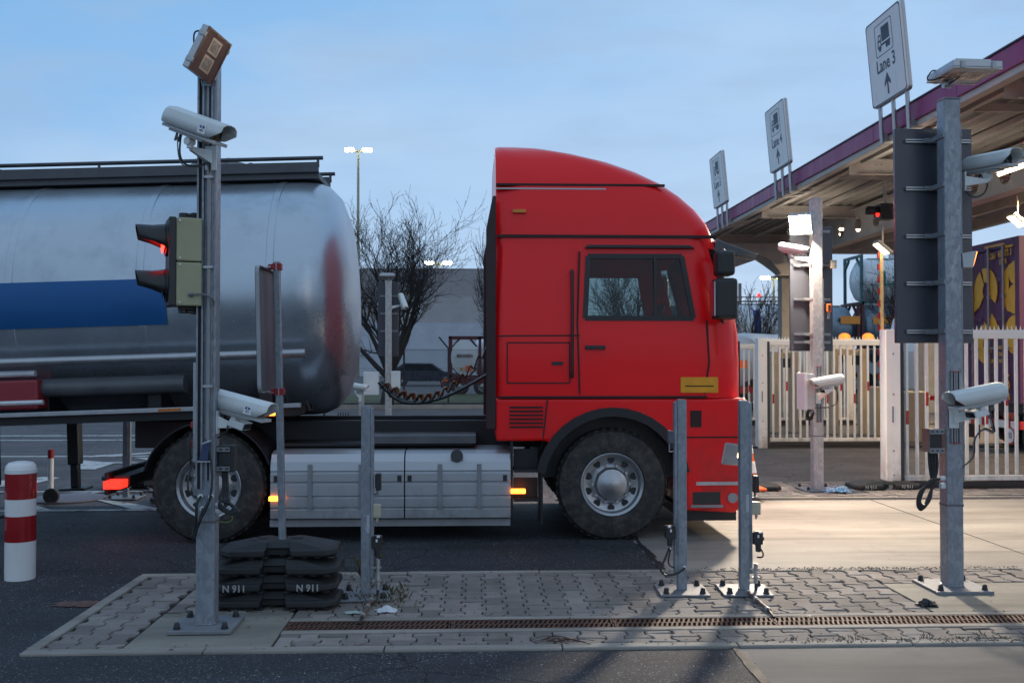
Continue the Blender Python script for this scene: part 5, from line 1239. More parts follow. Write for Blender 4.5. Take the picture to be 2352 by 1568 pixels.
# ------------------------------------------------------------------ gate canopy
FX = 6.98; YE = 31.3; YN = 5.0
t = thing('canopy','steel gate canopy with purple fascia and corrugated underside','canopy',(FX,YE,0)); CA = t
oy = -YE
def LY(y): return y-YE
m = MB(); y = YN
while y < YE: 
    e = min(y+3.0, YE); m.box(-.04,.0,LY(y)+.004,LY(e)-.004,5.40,5.69); y = e
m.box(.001,8.0,LY(YE)-.04,LY(YE),5.40,5.69); m.build('fascia', PURPLE, t, bevel=.005)
m = MB(); m.box(-.06,.05,LY(YN),.03,5.692,5.715); m.build('roof_edge', pm('edge_dark',(.03,.035,.05),.5,.3), t)
m = MB(); m.box(.0005,.16,LY(YN),-.045,5.30,5.44); m.build('gutter', CSTEEL, t, bevel=.01)
# corrugated deck, ribs along the canopy
m = MB(); P = []; x = .16
while x < 8: P += [(x,5.55),(x+.06,5.55),(x+.09,5.48),(x+.16,5.48),(x+.19,5.55)]; x += .25
m.prism(P+[(8.1,5.66),(.16,5.66)],'y',LY(YN),-.05); m.build('deck', DECK, t)
def ibeam_x(m, y, x0, x1, z0, z1, w=.14):
    m.box(x0,x1,y-w/2,y+w/2,z0,z0+.015); m.box(x0,x1,y-w/2,y+w/2,z1-.015,z1); m.box(x0,x1,y-.006,y+.006,z0+.0155,z1-.0155)
for yy in (8,13.2,18.8,24.6,30.2):
    m = MB(); y = LY(yy)
    m.box(.22,8,y-.006,y+.006,5.17,5.46); m.box(.40,8,y-.08,y-.0065,5.165,5.18); m.box(.22,8,y-.08,y-.0065,5.45,5.465)
    m.build('cross_beam', CSTEEL, t)
    q = MB()
    for x in (.75,.85,1.1,1.2,1.45,1.55):
        for z in (5.25,5.37): q.cyl((x,y-.0065,z),(x,y-.022,z),.014,n=6)
    q.build('bolt_group', STEEL, t)
    m = MB(); m.box(.8,.84,y+.3,y+.34,5.2,5.46); m.box(.55,8,y+1.4,y+1.46,5.35,5.47); m.build('purlin', CSTEEL, t)
m = MB()
for x in (.45,1.6): m.box(x,x+.10,LY(YN),-.1,5.38,5.465)
m.build('edge_channel', CSTEEL, t)
# long web beam with round holes
BX = 9.58-FX
def webholes(m, y0, n, pitch, z0, z1, r, x, th):
    zc = (z0+z1)/2; K = 28
    for i in range(n):
        ya, yb = y0+i*pitch, y0+(i+1)*pitch; yc = (ya+yb)/2
        for xx, flip in ((x-th/2,0),(x+th/2,1)):
            inn, out = [], []
            for k in range(K):
                a = 2*math.pi*(k+.5)/K; c, s = math.cos(a), math.sin(a); inn.append((xx,yc+r*c,zc+r*s))
                sc = min((pitch/2)/max(abs(c),1e-6), ((z1-z0)/2)/max(abs(s),1e-6)); out.append((xx,yc+sc*c,zc+sc*s))
            m.add(inn+out,[(k,(k+1)%K,(k+1)%K+K,k+K) for k in range(K)])
        inn = [(x-th/2,yc+r*math.cos(2*math.pi*(k+.5)/K),zc+r*math.sin(2*math.pi*(k+.5)/K)) for k in range(K)]
        inn2 = [(x+th/2,a[1],a[2]) for a in inn]
        m.add(inn+inn2,[(k,(k+1)%K,(k+1)%K+K,k+K) for k in range(K)])
m = MB(); pit = 1.15; NB = 22; webholes(m, LY(29.6)-NB*pit, NB, pit, 4.62, 5.34, .205, BX, .03)
m.build('girder_web', CSTEEL, t)
m = MB(); y0 = LY(29.6)-NB*pit
m.box(BX-.15,BX+.15,y0,LY(29.6),4.60,4.6195); m.box(BX-.15,BX+.15,y0,LY(29.6),5.341,5.365); m.build('girder_flange', CSTEEL, t)
# haunch over the column
yc = LY(30.2)
m = MB(); cur = [(-1.9+ (1.75*k/8), 5.05-.85*(k/8)**1.8) for k in range(9)]
m.prism([(BX+a,b) for a,b in cur]+[(BX+.1,4.2),(BX+.3,4.2),(BX+.3,5.16),(BX-2.0,5.16)],'y',yc+.35,yc+.38)
m.prism([(BX-2.35,5.15),(BX-1.7,5.05),(BX-.6,4.7),(BX-.2,4.2),(BX+.25,4.2),(BX+.25,4.6),(BX+.25,5.16)],'y',yc-.30,yc-.27)
m.box(BX-.35,BX+.35,yc-.5,yc+.5,4.16,4.20); m.build('haunch', CSTEEL, t)
m = MB(); m.cyl((BX-.28,yc-.306,4.72),(BX-.28,yc-.301,4.72),.13,n=24); m.build('haunch_hole', pm('sky_gap',(.45,.5,.55),.6), t) if False else None
m = MB(); m.box(BX-.2,BX+.2,yc-.2,yc+.2,0,4.158); m.build('column', CONCOL, t, bevel=.02)
m = MB(); m.box(BX-.2+1.2,BX+.2+1.2+4,LY(YE)+.1,LY(YE)+.14,5.0,5.4); m.box(.1,8,-.30,-.26,5.05,5.399); m.build('end_beam', CSTEEL, t)
for y_ in (yc,LY(12)): m = MB(); m.box(BX+4.2,BX+4.7,y_-.2,y_+.2,0,5.4); m.build('column', CONCOL, t)
# more trusses and ceiling pipes deep under the canopy
m = MB()
for x in (3.6,4.6,5.8): m.box(x,x+.12,LY(9),LY(30),4.95,5.15)
m.build('inner_beam', CSTEEL, t)
# fluorescent tubes
def tube_light(label, c, L, ry=0):
    q = thing('tube_light', label, 'tube light', tuple(c), (0,0,ry), 'tube lights under the canopy')
    m = MB(); m.box(-.06,.06,-L/2,L/2,.03,.09); m.build('fitting', WHITEP, q, bevel=.01)
    m = MB(); m.cyl((0,-L/2+.03,.0),(0,L/2-.03,.0),.028,n=12); m.build('tube', TUBEE, q, smooth=True); return q
tube_light('tube light along the girder at the right picture edge', A(2340,385,14.6), 1.2)
for (u,v,Y,L,lab) in ((2262,487,26.0,1.2,'yellowish tube light above the purple container'),(1911,539,27.0,.5,'short tube light shining through the first girder hole'),(1943,527,27.2,.5,'short tube light shining through the second girder hole'),(1981,529,25.5,.5,'short tube light shining through the third girder hole')):
    tube_light(lab, A(u,v,Y), L, R(90))
for (u,v,Y,lab) in ((2337,505,20,'tilted work lamp under the canopy at the right edge'),(2027,568,20.8,'small work lamp at the foot of the girder')):
    q = thing('work_lamp', lab, 'lamp', tuple(A(u,v,Y))); M = Matrix.Rotation(R(40),4,'Y')
    m = MB(); m.box(-.2,.2,-.15,.15,-.04,.04,M=M); m.build('housing', CAMG, q, bevel=.02); m = MB(); m.box(-.16,.16,-.12,.12,-.055,-.041,M=M); m.build('glass', TUBEE, q); m = MB(); m.cyl((0,0,.03),(0,0,.5),.02,n=8); m.build('hanger', CSTEEL, q)
# light of the tubes, plus two added uplights that brighten the canopy underside
def area(name, loc, size, watt, col, parent=None, rot=(0,0,0), sy=None):
    ld = bpy.data.lights.new(name,'AREA'); ld.shape = 'RECTANGLE'; ld.size = size; ld.size_y = sy or size; ld.energy = watt; ld.color = col
    o = bpy.data.objects.new(name, ld); COL.objects.link(o); o.location = loc; o.rotation_euler = rot
    if parent: o.parent = parent; 
    return o
for (x,y,w) in ((11.6,14,380),(11.6,20,380),(11.8,26,340),(7.9,17.5,12),(7.9,23.5,12)):
    area('canopy_tube_and_fill',(x-FX,LY(y),4.9 if x > 9 else 4.4),.2,w,(1,.74,.42) if x > 9 else (1,.86,.70),CA,sy=1.4,rot=(0,0,0) if x > 9 else (R(180),0,0))
q = A(2340,385,14.6); area('tube_lamp',(q.x-FX,LY(q.y),q.z-.12),.15,70,(1,.82,.58),CA,rot=(0,R(35),0),sy=1.2)
# red signal under the canopy
q = thing('lane_signal','small red lane signal hanging from the girder','signal',tuple(A(2030,487,20)))
m = MB(); m.box(-.12,.16,-.14,.14,-.16,.16); m.build('case', BLACK, q, bevel=.01)
m = MB(); m.cyl((-.124,0,0),(-.128,0,0),.10,n=20); m.build('lens', REDL, q)
m = MB(); vs=[]; fs=[]
for x in (-.12,-.34):
    for k in range(13): a = R(-20+220*k/12); vs.append((x,.115*math.cos(a),.115*math.sin(a)))
for k in range(12): fs.append((k,k+1,k+14,k+13))
m.add(vs,fs); m.build('visor', BLACK, q, smooth=True, solid=.006)
m = MB(); m.box(0,.05,-.03,.03,.161,.6); m.build('hanger', CSTEEL, q)

# ------------------------------------------------------------------ lane signs on the fascia
def lane_sign(num, Y, where):
    t = thing('lane_sign', 'white sign reading Lane %d, %s' % (num, where), 'sign', (6.80,Y,5.86), (0,R(-5.2),0), 'lane signs along the canopy edge')
    W, H = 1.34, 1.40; hw_, r = W/2, .07
    pts = []
    for (cy,cz,a0) in ((hw_-r,H-r,0),(-hw_+r,H-r,90),(-hw_+r,r,180),(hw_-r,r,270)):
        for k in range(6): a = R(a0+k*18); pts.append((cy+r*math.cos(a),cz+r*math.sin(a)))
    m = MB(); m.prism(pts,'x',-.035,.0); m.build('board', SIGNW, t)
    m = MB(); m.prism([(y*1.012,(z-H/2)*1.012+H/2) for y,z in pts],'x',.001,.05); m.build('back_frame', ALU, t)
    n = len(pts); cz = H/2
    def ringpoly(P, k0, k1, cc, x):
        vs = [(x,(y-cc[0])*k0+cc[0],(z-cc[1])*k0+cc[1]) for y,z in P]+[(x,(y-cc[0])*k1+cc[0],(z-cc[1])*k1+cc[1]) for y,z in P]; n = len(P)
        return vs, [(k,(k+1)%n,(k+1)%n+n,k+n) for k in range(n)]
    m = MB(); vs, fs = ringpoly(pts,.995,.965,(0,cz),-.0365); m.add(vs,fs); m.build('border_line', SIGNB, t, solid=.001)
    bw, bh = .66, .52; bz = 1.02
    bp = []
    for (cy,c2,a0) in ((bw/2-.04,bz+bh/2-.04,0),(-bw/2+.04,bz+bh/2-.04,90),(-bw/2+.04,bz-bh/2+.04,180),(bw/2-.04,bz-bh/2+.04,270)):
        for k in range(5): a = R(a0+k*22.5); bp.append((cy+.04*math.cos(a),c2+.04*math.sin(a)))
    m = MB(); vs, fs = ringpoly(bp,1,.95,(0,bz),-.0368); m.add(vs,fs); m.build('symbol_frame', SIGNB, t, solid=.001)
    # lorry symbol seen from the driver: cab on the left (+Y)
    m = MB(); S = lambda P: m.prism([(-a,b+bz) for a,b in P],'x',-.0375,-.0362)
    S([(-.08,-.05),(.22,-.05),(.22,.19),(-.08,.19)]); S([(-.10,-.11),(.24,-.11),(.24,-.075),(-.10,-.075)])
    S([(-.24,-.13),(-.11,-.13),(-.11,-.10),(-.21,-.10),(-.21,-.03),(-.13,-.03),(-.13,.0),(-.20,.0),(-.185,.06),(-.13,.06),(-.13,.085),(-.20,.085),(-.24,-.02)]); S([(-.13,-.12),(-.105,-.12),(-.105,.085),(-.13,.085)])
    for c in (-.165,.10,.18): S([(c+.048*math.cos(a*math.pi/8),-.14+.048*math.sin(a*math.pi/8)) for a in range(16)])
    m.build('lorry_symbol', SIGNB, t)
    text('Lane %d' % num, .30, SIGNB, t, (-.0365,0,.60), LEFTF, name='lane_lettering', sx=.92, bold=.006)
    m = MB(); m.prism([(-.028,.10),(.028,.10),(.028,.30),(.12,.23),(.12,.29),(0,.46),(-.12,.29),(-.12,.23),(-.028,.30)],'x',-.0375,-.0362); m.build('arrow', SIGNB, t)
    for y in (-.52,0,.52):
        m = MB(); m.cyl((.03,y,.05),(.0,y,-.62),.035,n=12); m.cyl((.0,y,-.58),(.75,y,-.52),.03,n=10); m.prism([(.03,-.55),(.2,-.53),(.03,-.40)],'y',y-.006,y+.006); m.build('support_tube', ALU, t, smooth=True)
    return t
lane_sign(3,15.9,'nearest of the three, cut by the top edge'); lane_sign(4,21.75,'between the two others'); lane_sign(5,27.1,'farthest, just above the cab')

# ------------------------------------------------------------------ purple container on its trailer
CXX = at(2342,825,16.75).x; YA, YB = 16.75, 19.2
t = thing('shipping_container','purple container with yellow emblem and locking bars seen through the near gate','container',(CXX,(YA+YB)/2,.86))
w2 = (YB-YA)/2; H = 2.9
m = MB(); m.box(.06,13.6,-w2+.03,w2-.03,.12,H-.1); m.build('body', PURC, t)
m = MB(); 
for y in (-w2,w2-.14): m.box(0,.16,y,y+.14,0,H)
m.box(0,.14,-w2+.141,w2-.141,H-.16,H); m.box(0,.14,-w2+.141,w2-.141,0,.15)
for y in (-w2,w2-.13): m.box(.161,13.6,y,y+.13,H-.12,H); m.box(.161,13.6,y,y+.13,0,.16)
m.build('corner_frame', PURC, t, bevel=.01)
m = MB()
for i in range(48):
    x = .3+i*.27; m.box(x,x+.13,-w2+.001,-w2+.035,.16,H-.12)
m.build('side_ribs', PURC, t)
for y0, y1 in ((-w2+.15,-.006),(.006,w2-.15)):
    m = MB(); m.box(.02,.055,y0,y1,.16,H-.17)
    for k in range(3): m.box(.005,.0195,y0+.04,y1-.04,.75+k*.7,.85+k*.7)
    m.build('door', PURC, t, bevel=.006)
    for yy in (y0+(y1-y0)*.28, y0+(y1-y0)*.75):
        m = MB(); m.cyl((-.035,yy,.1),(-.035,yy,H-.1),.022,n=10)
        for z in (.16,.55,1.2,1.9,H-.2): m.box(-.05,.0195,yy-.035,yy+.035,z-.03,z+.03)
        m.box(-.06,-.04,yy-.22,yy+.03,.95,.99); m.build('locking_bar', pm('bar_steel',(.24,.22,.24),.4,.6), t, smooth=True)
# yellow emblem: two broken rounds
def half(cy, cz, r, a0, a1, ri=0, K=18):
    o = [(cy+r*math.cos(R(a0+(a1-a0)*k/K)), cz+r*math.sin(R(a0+(a1-a0)*k/K))) for k in range(K+1)]
    if ri: o += [(cy+ri*math.cos(R(a1+(a0-a1)*k/K)), cz+ri*math.sin(R(a1+(a0-a1)*k/K))) for k in range(K+1)]
    return o
m = MB(); ei = [0]
def E(P): ei[0] += 1; m.prism(P,'x',-.002-.0007*ei[0],.004)
E(half(-1.10,2.28,.20,-90,90)); E(half(-1.10,1.82,.26,-90,90)); E([(-1.10,2.46),(-1.10,2.30),(-.90,2.30),(-.90,1.80),(-1.10,1.80),(-1.10,1.57),(-.85,1.62),(-.70,1.85),(-.68,2.1),(-.75,2.3),(-.92,2.43)]); E(half(-.12,2.02,.42,-50,60,.12)); E(half(-.10,2.02,.42,75,215,.16)); E([(-.60,1.30),(-.32,1.60),(-.22,1.36),(-.05,1.45),(-.10,1.18)]); E(half(-1.10,1.2,.34,-90,90)); E(half(-.1,1.05,.36,-80,100,.1)); E(half(.55,1.5,.5,-70,150,.2))
m.build('emblem', YELC, t)
m = MB(); y = .9
E([(.95,2.78),(.55,2.78),(.5,2.73),(.95,2.73)]); E([(-.1,2.83),(-.75,2.83),(-.85,2.77),(-1.05,2.77),(-1.05,2.73),(-.80,2.73),(-.70,2.79),(-.1,2.79)])
m.build('stripe', YELC, t)
for (s,y,z,sz) in (('ECBU',-.36,2.62,.15),('602073 3',-.80,2.64,.165),('LNVA',-.74,2.50,.14),('45',-.80,.36,.40),('ECS BE',-.80,.11,.13),('MAX 32500',-.72,.98,.09),('TARE 4800',-.72,.86,.09),('NET 27700',-.72,.74,.08),('CU CAP',-.3,.74,.09),('32500',-.25,.92,.09)):
    text(s, sz, YELC, t, (-.016,y,z), LEFTF, sx=.72, bold=.004)
q = thing('container_trailer','dark container trailer with red and white rear bumper behind the near gate','trailer',(CXX,(YA+YB)/2,0))
m = MB(); m.box(.1,12,-.5,-.36,.62,.857); m.box(.1,12,.36,.5,.62,.857); m.box(.05,.3,-w2,w2,.70,.857); m.build('frame', CHASS, q)
m = MB(); m.box(0,.1,-w2,w2,.42,.56); m.build('rear_bumper', REDREF, q, bevel=.01)
for k in range(6): m = MB(); m.box(-.004,-.0005,-w2+.1+k*.4,-w2+.3+k*.4,.425,.555); m.build('white_stripe', WHITEP, q)
for x in (1.2,2.5,3.8):
    for s in (-1,1): wheel(q,x,s*1.2,s,w=.34)
for y in (-.85,.85): lamp(q,'tail_lamp',(.02,y,.64),(.04,.36,.12),pm('tail_dark',(.35,.05,.02),.3))
m = MB(); m.cyl((-.006,-.9,.30),(-.002,-.9,.30),.16,n=24); m.build('speed_plate', SIGNW, q); m = MB(); m.lathe([(.13,-.001),(.16,-.001),(.16,.003),(.13,.003)],24,M=Matrix.Translation((-.008,-.9,.30))@Matrix.Rotation(R(90),4,'Y'),close=True); m.build('speed_ring', REDREF, q); text('80',.15,BLACK,q,(-.009,-.9,.30),LEFTF)
for s in (-.95,.95): m = MB(); m.box(.3,.32,s-.2,s+.2,.12,.62); m.build('mud_flap', CHASS, q)

# ------------------------------------------------------------------ tanks and vehicles beyond
def tankcont(label, x, y, z, L, r, shell, name='tank_container', text_=None, labelm=None, frame=MAROON, band=None):
    t = thing(name, label, 'tank container', (x,y,z)); M = Matrix.Translation((0,0,r+.12))@Matrix.Rotation(R(90),4,'Y')
    m = MB(); m.lathe([(.01,-.0),(r*.6,.06),(r*.92,.25),(r,.5),(r,L-.5),(r*.92,L-.25),(r*.6,L-.06),(.01,L)],36,M=M); m.build('tank_shell', shell, t, smooth=True)
    m = MB(); h = 2*r+.24; w = r+.06
    for xx in (-.05,L-.07):
        for yy in (-w,w-.12): m.box(xx,xx+.12,yy,yy+.12,0,h)
        m.box(xx,xx+.12,-w+.121,w-.121,0,.12); m.box(xx,xx+.12,-w+.121,w-.121,h-.12,h)
        m.add([(xx,-w+.1,h-.5),(xx+.1,-w+.1,h-.5),(xx+.1,-w+.6,h-.1),(xx,-w+.6,h-.1),(xx,-w+.1,h-.62),(xx+.1,-w+.1,h-.62),(xx+.1,-w+.6,h-.22),(xx,-w+.6,h-.22)],[(0,1,2,3),(7,6,5,4),(0,4,5,1),(1,5,6,2),(2,6,7,3),(3,7,4,0)])
        m.add([(xx,w-.1,h-.5),(xx+.1,w-.1,h-.5),(xx+.1,w-.6,h-.1),(xx,w-.6,h-.1),(xx,w-.1,h-.62),(xx+.1,w-.1,h-.62),(xx+.1,w-.6,h-.22),(xx,w-.6,h-.22)],[(0,1,2,3),(7,6,5,4),(0,4,5,1),(1,5,6,2),(2,6,7,3),(3,7,4,0)])
    m.box(0,L,-w,-w+.1,0,.1); m.box(0,L,w-.1,w,0,.1); m.build('frame', frame, t)
    m = MB(); m.box(.6,L-.6,-.3,.3,h-.16,h-.1); m.build('walkway', STEEL, t)
    if band:
        b0, b1, bm = band
        m = MB(); vs = []; K = 8
        for xx in (b0,b1):
            for k in range(K+1): a = R(-35+80*k/K); vs.append((xx,-(r+.015)*math.cos(a),r+.12+(r+.015)*math.sin(a)))
        m.add(vs,[(k,k+1,K+2+k,K+1+k) for k in range(K)]); m.build('label_patch', bm, t)
    if text_:
        for (s,sz,xx,zz,mt) in text_: text(s, sz, mt, t, (xx,-r-.03,r+.12+zz), FRONT, sx=1.0, bold=.01)
    return t
def platform(label, x, y, L, h=1.2, col=MAROON):
    t = thing('container_chassis', label, 'trailer', (x,y,0)); m = MB(); m.box(0,L,-.6,-.45,h-.35,h); m.box(0,L,.45,.6,h-.35,h); m.box(0,L,-1.2,1.2,h-.12,h-.001); m.build('frame', col, t)
    for xx in (L-1,L-2.3,L-3.6,1.0):
        for s in (-1,1): wheel(t,xx,s*1.18,s,w=.32)
    return t
Y1 = 48.0
tankcont('white tank with a blue lettered label, right of the red cab', gX(1664,Y1), Y1, 1.95, 4.6, 1.12, TANKW, band=(1.15,1.5,BLUEL), frame=MAROON)
platform('maroon trailer under the white tank', gX(1600,Y1), Y1, 11, 1.94)
tankcont('grey tank half hidden behind the red cab', gX(1470,Y1), Y1-.4, 1.95, 3.9, 1.05, pm('tank_grey',(.16,.18,.2),.4,.3), frame=CHASS)
Y2 = 46.0
tankcont('blue grey tank with orange label reading BERTSCHI, left of the pair', gX(1870,Y2), Y2, 2.0, gX(1953,Y2)-gX(1870,Y2), 1.0, pm('tank_bluegrey',(.20,.27,.34),.4,.3), text_=[('BERTSCHI',.22,1.25,.32,SIGNB)], band=None)
tankcont('blue grey tank with orange label, right of the pair beneath the white one', gX(1962,Y2), Y2, 2.0, 5.4, 1.02, pm('tank_bluegrey2',(.20,.27,.34),.4,.3), text_=[('BERTSCHI',.26,1.6,.35,SIGNB)])
for (u,w,z) in ((1912,.9,3.25),(1985,1.3,3.25)):
    m = MB(); m.box(0,w,-.004,.004,0,.36); tag(m.build('label_board', ORGLAB, loc=(gX(u,Y2),Y2-1.075,z)),'orange label board on the %s tank of the pair' % ('left' if u < 1950 else 'right'),'label board')
tankcont('white tank with teal lettering reading Lanfer on top of the lower tank', gX(1960,Y2), Y2, 4.16, 5.6, 1.02, TANKW, text_=[('Lanfer',.95,2.15,.02,TEAL)], frame=pm('frame_teal',(.03,.10,.11),.5))
platform('dark blue trailer under the blue grey tanks', gX(1866,Y2), Y2, 9.6, 1.99, pm('trailer_blue',(.02,.04,.10),.5))
for (u,lab) in ((1940,'left orange beacon above the middle gate'),(1994,'right orange beacon above the middle gate')):
    q = thing('beacon', lab, 'beacon', (gX(u,30),30,0), group='orange beacons'); m = MB(); m.cyl((0,0,0),(0,0,2.08),.03,n=8); m.build('pole', STEEL, q); m = MB(); m.lathe([(.16,2.08),(.17,2.15),(.16,2.36),(.08,2.42),(.01,2.43)],16); m.build('dome', ORGE, q, smooth=True)
# tanks seen between the bars
q = thing('road_tanker','white tanker end with orange plate behind the farthest gate','tanker',(gX(1705,32),32,0))
m = MB(); m.lathe([(.01,0),(.6,.05),(.85,.2),(.95,.5),(.95,6),(.01,6)],32,M=Matrix.Translation((-.2,0,1.55))@Matrix.Rotation(R(50),4,'Z')@Matrix.Rotation(R(90),4,'Y')); m.build('tank_shell', TANKW, q, smooth=True)
m = MB(); m.box(-.35,-.05,-.75,-.72,1.35,1.6); m.build('orange_plate', ORANGE, q)
m = MB(); m.box(-.7,3,-.6,.9,.55,.75); m.build('frame', pm('frame_red',(.3,.03,.03),.5), q)
for s in (0,1): wheel(q,.3+s*1.4,-.6,-1)
q = thing('parked_lorry','white and blue lorry seen through the near gate bars','lorry',(gX(2065,34),34,0))
m = MB(); m.prism([(0,.6),(2.2,.6),(2.2,3.1),(.3,3.1),(0,1.9)],'y',-1.2,1.2); m.build('cab', TANKW, q, bevel=.05)
m = MB(); m.prism([(.12,1.95),(.5,1.95),(.5,2.8),(.38,2.8)],'y',-1.21,-1.2); m.box(.7,1.5,-1.212,-1.2,1.95,2.75); m.build('window', DARKGL, q)
m = MB(); m.box(2.4,8,-1.2,1.2,.9,1.4); m.build('blue_load', pm('load_blue',(.02,.09,.32),.5), q)
m = MB(); m.box(1.4,1.7,-1.3,-1.22,.9,2.4); m.build('red_stripe', REDREF, q)
for x in (.9,4.6,5.9): wheel(q,x,-1.1,-1)
# red and white mast and the raised barrier arm
q = thing('raised_barrier','raised barrier arm lit yellow with red stripes on its left edge','barrier arm',(gX(2025,21),21,0))
m = MB(); m.box(-.035,.04,-.03,.03,.9,4.0); m.build('arm', pm('arm_lit_yellow',(.72,.55,.30),.5), q, bevel=.008)  # yellow lamplight on the arm is put into its base colour
for k in range(11): m = MB(); m.box(-.075,-.036,-.03,.03,1.2+k*.26,1.33+k*.26); m.build('red_stripe', REDREF, q)
m = MB(); m.box(-.2,.2,-.2,.2,0,1.05); m.build('drive_box', TAN, q, bevel=.02)
m = MB(); m.cyl((.05,-.06,2.2),(.05,-.1,2.2),.06,n=12); m.build('lamp', ORGE, q)
q = thing('chimney','tall red and white banded chimney far behind the canopy','chimney',(gX(2052,220),220,0))
for k in range(9):
    m = MB(); m.cyl((0,0,k*6),(0,0,k*6+6),1.0-.03*k,.97-.03*k,n=16); m.build('band', REDREF if k % 2 else SIGNW, q, smooth=True)
# far container stack behind the fence
Y3 = 98.0; W3 = 12.19
for k in range(4):
    t = thing('shipping_container',['pale container at the bottom of the far stack','pale container second from the bottom of the far stack','grey container just below the top of the far stack','dark grey container on top of the far stack'][k],'container',(gX(1115,Y3)-W3,Y3,k*2.62),group='far container stack')
    mt = (CONTW,CONTW,CGREY,pm('container_dark',(.32,.305,.315),.6))[k]
    m = MB(); m.box(.08,W3-.08,-1.18,1.18,.14,2.5); m.build('body', mt, t)
    m = MB()
    for i in range(42): m.box(.3+i*.28,.44+i*.28,-1.215,-1.181,.15,2.46)
    m.build('side_ribs', mt, t)
    m = MB(); m.box(0,W3,-1.22,1.22,0,.14); m.box(0,W3,-1.22,1.22,2.5,2.6)
    for x in (0,W3-.16): m.box(x,x+.16,-1.22,1.22,.141,2.499)
    m.build('corner_frame', mt, t)
    if k == 2:
        m = MB(); m.lathe([(.01,0),(.9,0),(.9,.01),(.01,.01)],28,M=Matrix.Translation((5.2,-1.235,1.3))@Matrix.Rotation(R(90),4,'X')); m.build('round_mark', SIGNW, t)
# small tank lorry lettered RINNEN
Y4 = 46.0; k4 = 1.0
x4 = gX(1034,Y4)
t = thing('tank_lorry','tank lorry lettered RINNEN beyond the fence, seen left of the cab','lorry',(x4,Y4,0))
m = MB(); m.lathe([(.01,0),(.62,.05),(.80,.2),(.84,.4),(.84,5.4),(.01,5.6)],36,M=Matrix.Translation((1.05,0,1.72))@Matrix.Rotation(R(90),4,'Y')); m.build('tank_shell', TANKW, t, smooth=True)
m = MB()
for x in (-.05,1.30,5.9):
    m.box(x,x+.13,-.98,-.85,.8,2.68); m.box(x,x+.13,.85,.98,.8,2.68)
m.box(-.05,6,-.98,-.88,2.56,2.679); m.box(-.05,6,-.98,-.88,.8,.92); m.box(-.05,6,.88,.98,2.56,2.679)
m.build('frame', MAROON, t)
m = MB(); m.lathe([(.01,0),(.55,.0),(.75,.06),(.8,.2),(.01,.3)],28,M=Matrix.Translation((.66,-.80,1.72))@Matrix.Rotation(R(90),4,'X')@Matrix.Scale(.75,4,(1,0,0))); m.build('tank_end', TANKW, t, smooth=True)
m = MB(); m.prism([(.085,2.2),(.20,2.2),(.50,2.56),(.38,2.56)],'y',-.97,-.86); m.prism([(1.29,2.2),(1.17,2.2),(.86,2.56),(.98,2.56)],'y',-.97,-.86); m.prism([(.085,1.25),(.20,1.25),(.50,.92),(.38,.92)],'y',-.97,-.86); m.prism([(1.29,1.25),(1.17,1.25),(.86,.92),(.98,.92)],'y',-.97,-.86); m.build('brace', MAROON, t)
text('RINNEN', .22, MAROON, t, (.68,-1.12,1.78), FRONT, sx=.9, bold=.006); text('RINNEN', .72, MAROON, t, (3.2,-.87,1.85), FRONT, sx=.9, bold=.012)
m = MB(); m.prism([(.45,1.2),(.53,1.28),(.61,1.2),(.53,1.12)],'y',-1.10,-1.06); m.build('hazard_diamond', YELC, t); m = MB(); m.box(.72,1.0,-1.10,-1.06,1.1,1.35); m.build('orange_plate', ORANGE, t)
m = MB(); m.box(-.3,7.5,-.9,.9,.55,.79); m.box(-.4,-.3,-.95,.95,.35,.6); m.build('chassis', pm('chassis_red',(.10,.015,.015),.5), t)
for x in (.45,1.5,3.4): wheel(t,x,-.9,-1,.42,.42,.26)
for x in (-.2,1.9): lamp(t,'tail_lamp',(x,-.96,.68),(.2,.03,.1),ORANGE)
# long low building and parked van beyond the fence
t = thing('warehouse','long pale warehouse with window bands behind the fence','building',(gX(850,130),130,0))
m = MB(); m.box(-6,26,0,20,0,4.6); m.build('wall', CONTW, t); m = MB(); m.box(-6.3,26.3,-.3,20.3,4.6,5.0); m.build('roof', pm('roof_dark',(.06,.06,.07),.7), t)
for k in (2,7,12): m = MB(); m.box(-4+k*1.9,-1.2+k*1.9,-.06,-.003,0,2.05); m.build('roller_door', pm('roller_grey',(.20,.21,.23),.6), t)
m = MB()
for k in range(60): m.box(-5.95+k*.53,-5.88+k*.53,-.03,-.0015,3.5,4.55)
m.build('cladding_rib', CONTW, t)
for k in range(16): m = MB(); m.box(-5+k*1.9,-3.6+k*1.9,-.05,-.002,2.2,3.4); m.build('window', DARKGL, t)
t = thing('warehouse','distant dark grey shed left of the far stack','building',(gX(600,170),170,0)); m = MB(); m.box(-60,16,0,25,0,5); m.build('wall', pm('shed_grey',(.12,.13,.14),.7), t); m = MB(); m.prism([(-61,5),(17,5),(17,5.4),(-22,6.6),(-61,5.4)],'y',-.5,25.5); m.build('roof', pm('roof_dark2',(.05,.05,.06),.7), t)
t = thing('parked_car','dark car parked beyond the fence left of the tank lorry','car',(gX(975,62),62,0))
m = MB(); m.prism([(-2.1,.3),(2.1,.3),(2.15,.75),(1.2,.92),(.5,1.4),(-1.2,1.42),(-2.0,.95),(-2.15,.7)],'y',-.85,.85); m.build('body', pm('car_dark',(.03,.035,.05),.3,.2), t, bevel=.06); m = MB(); m.prism([(-1.5,.97),(.95,.95),(.42,1.32),(-1.1,1.34)],'y',-.857,-.851); m.build('window', DARKGL, t)
for x in (-1.3,1.3): wheel(t,x,-.87,-1,.31,.31,.2)
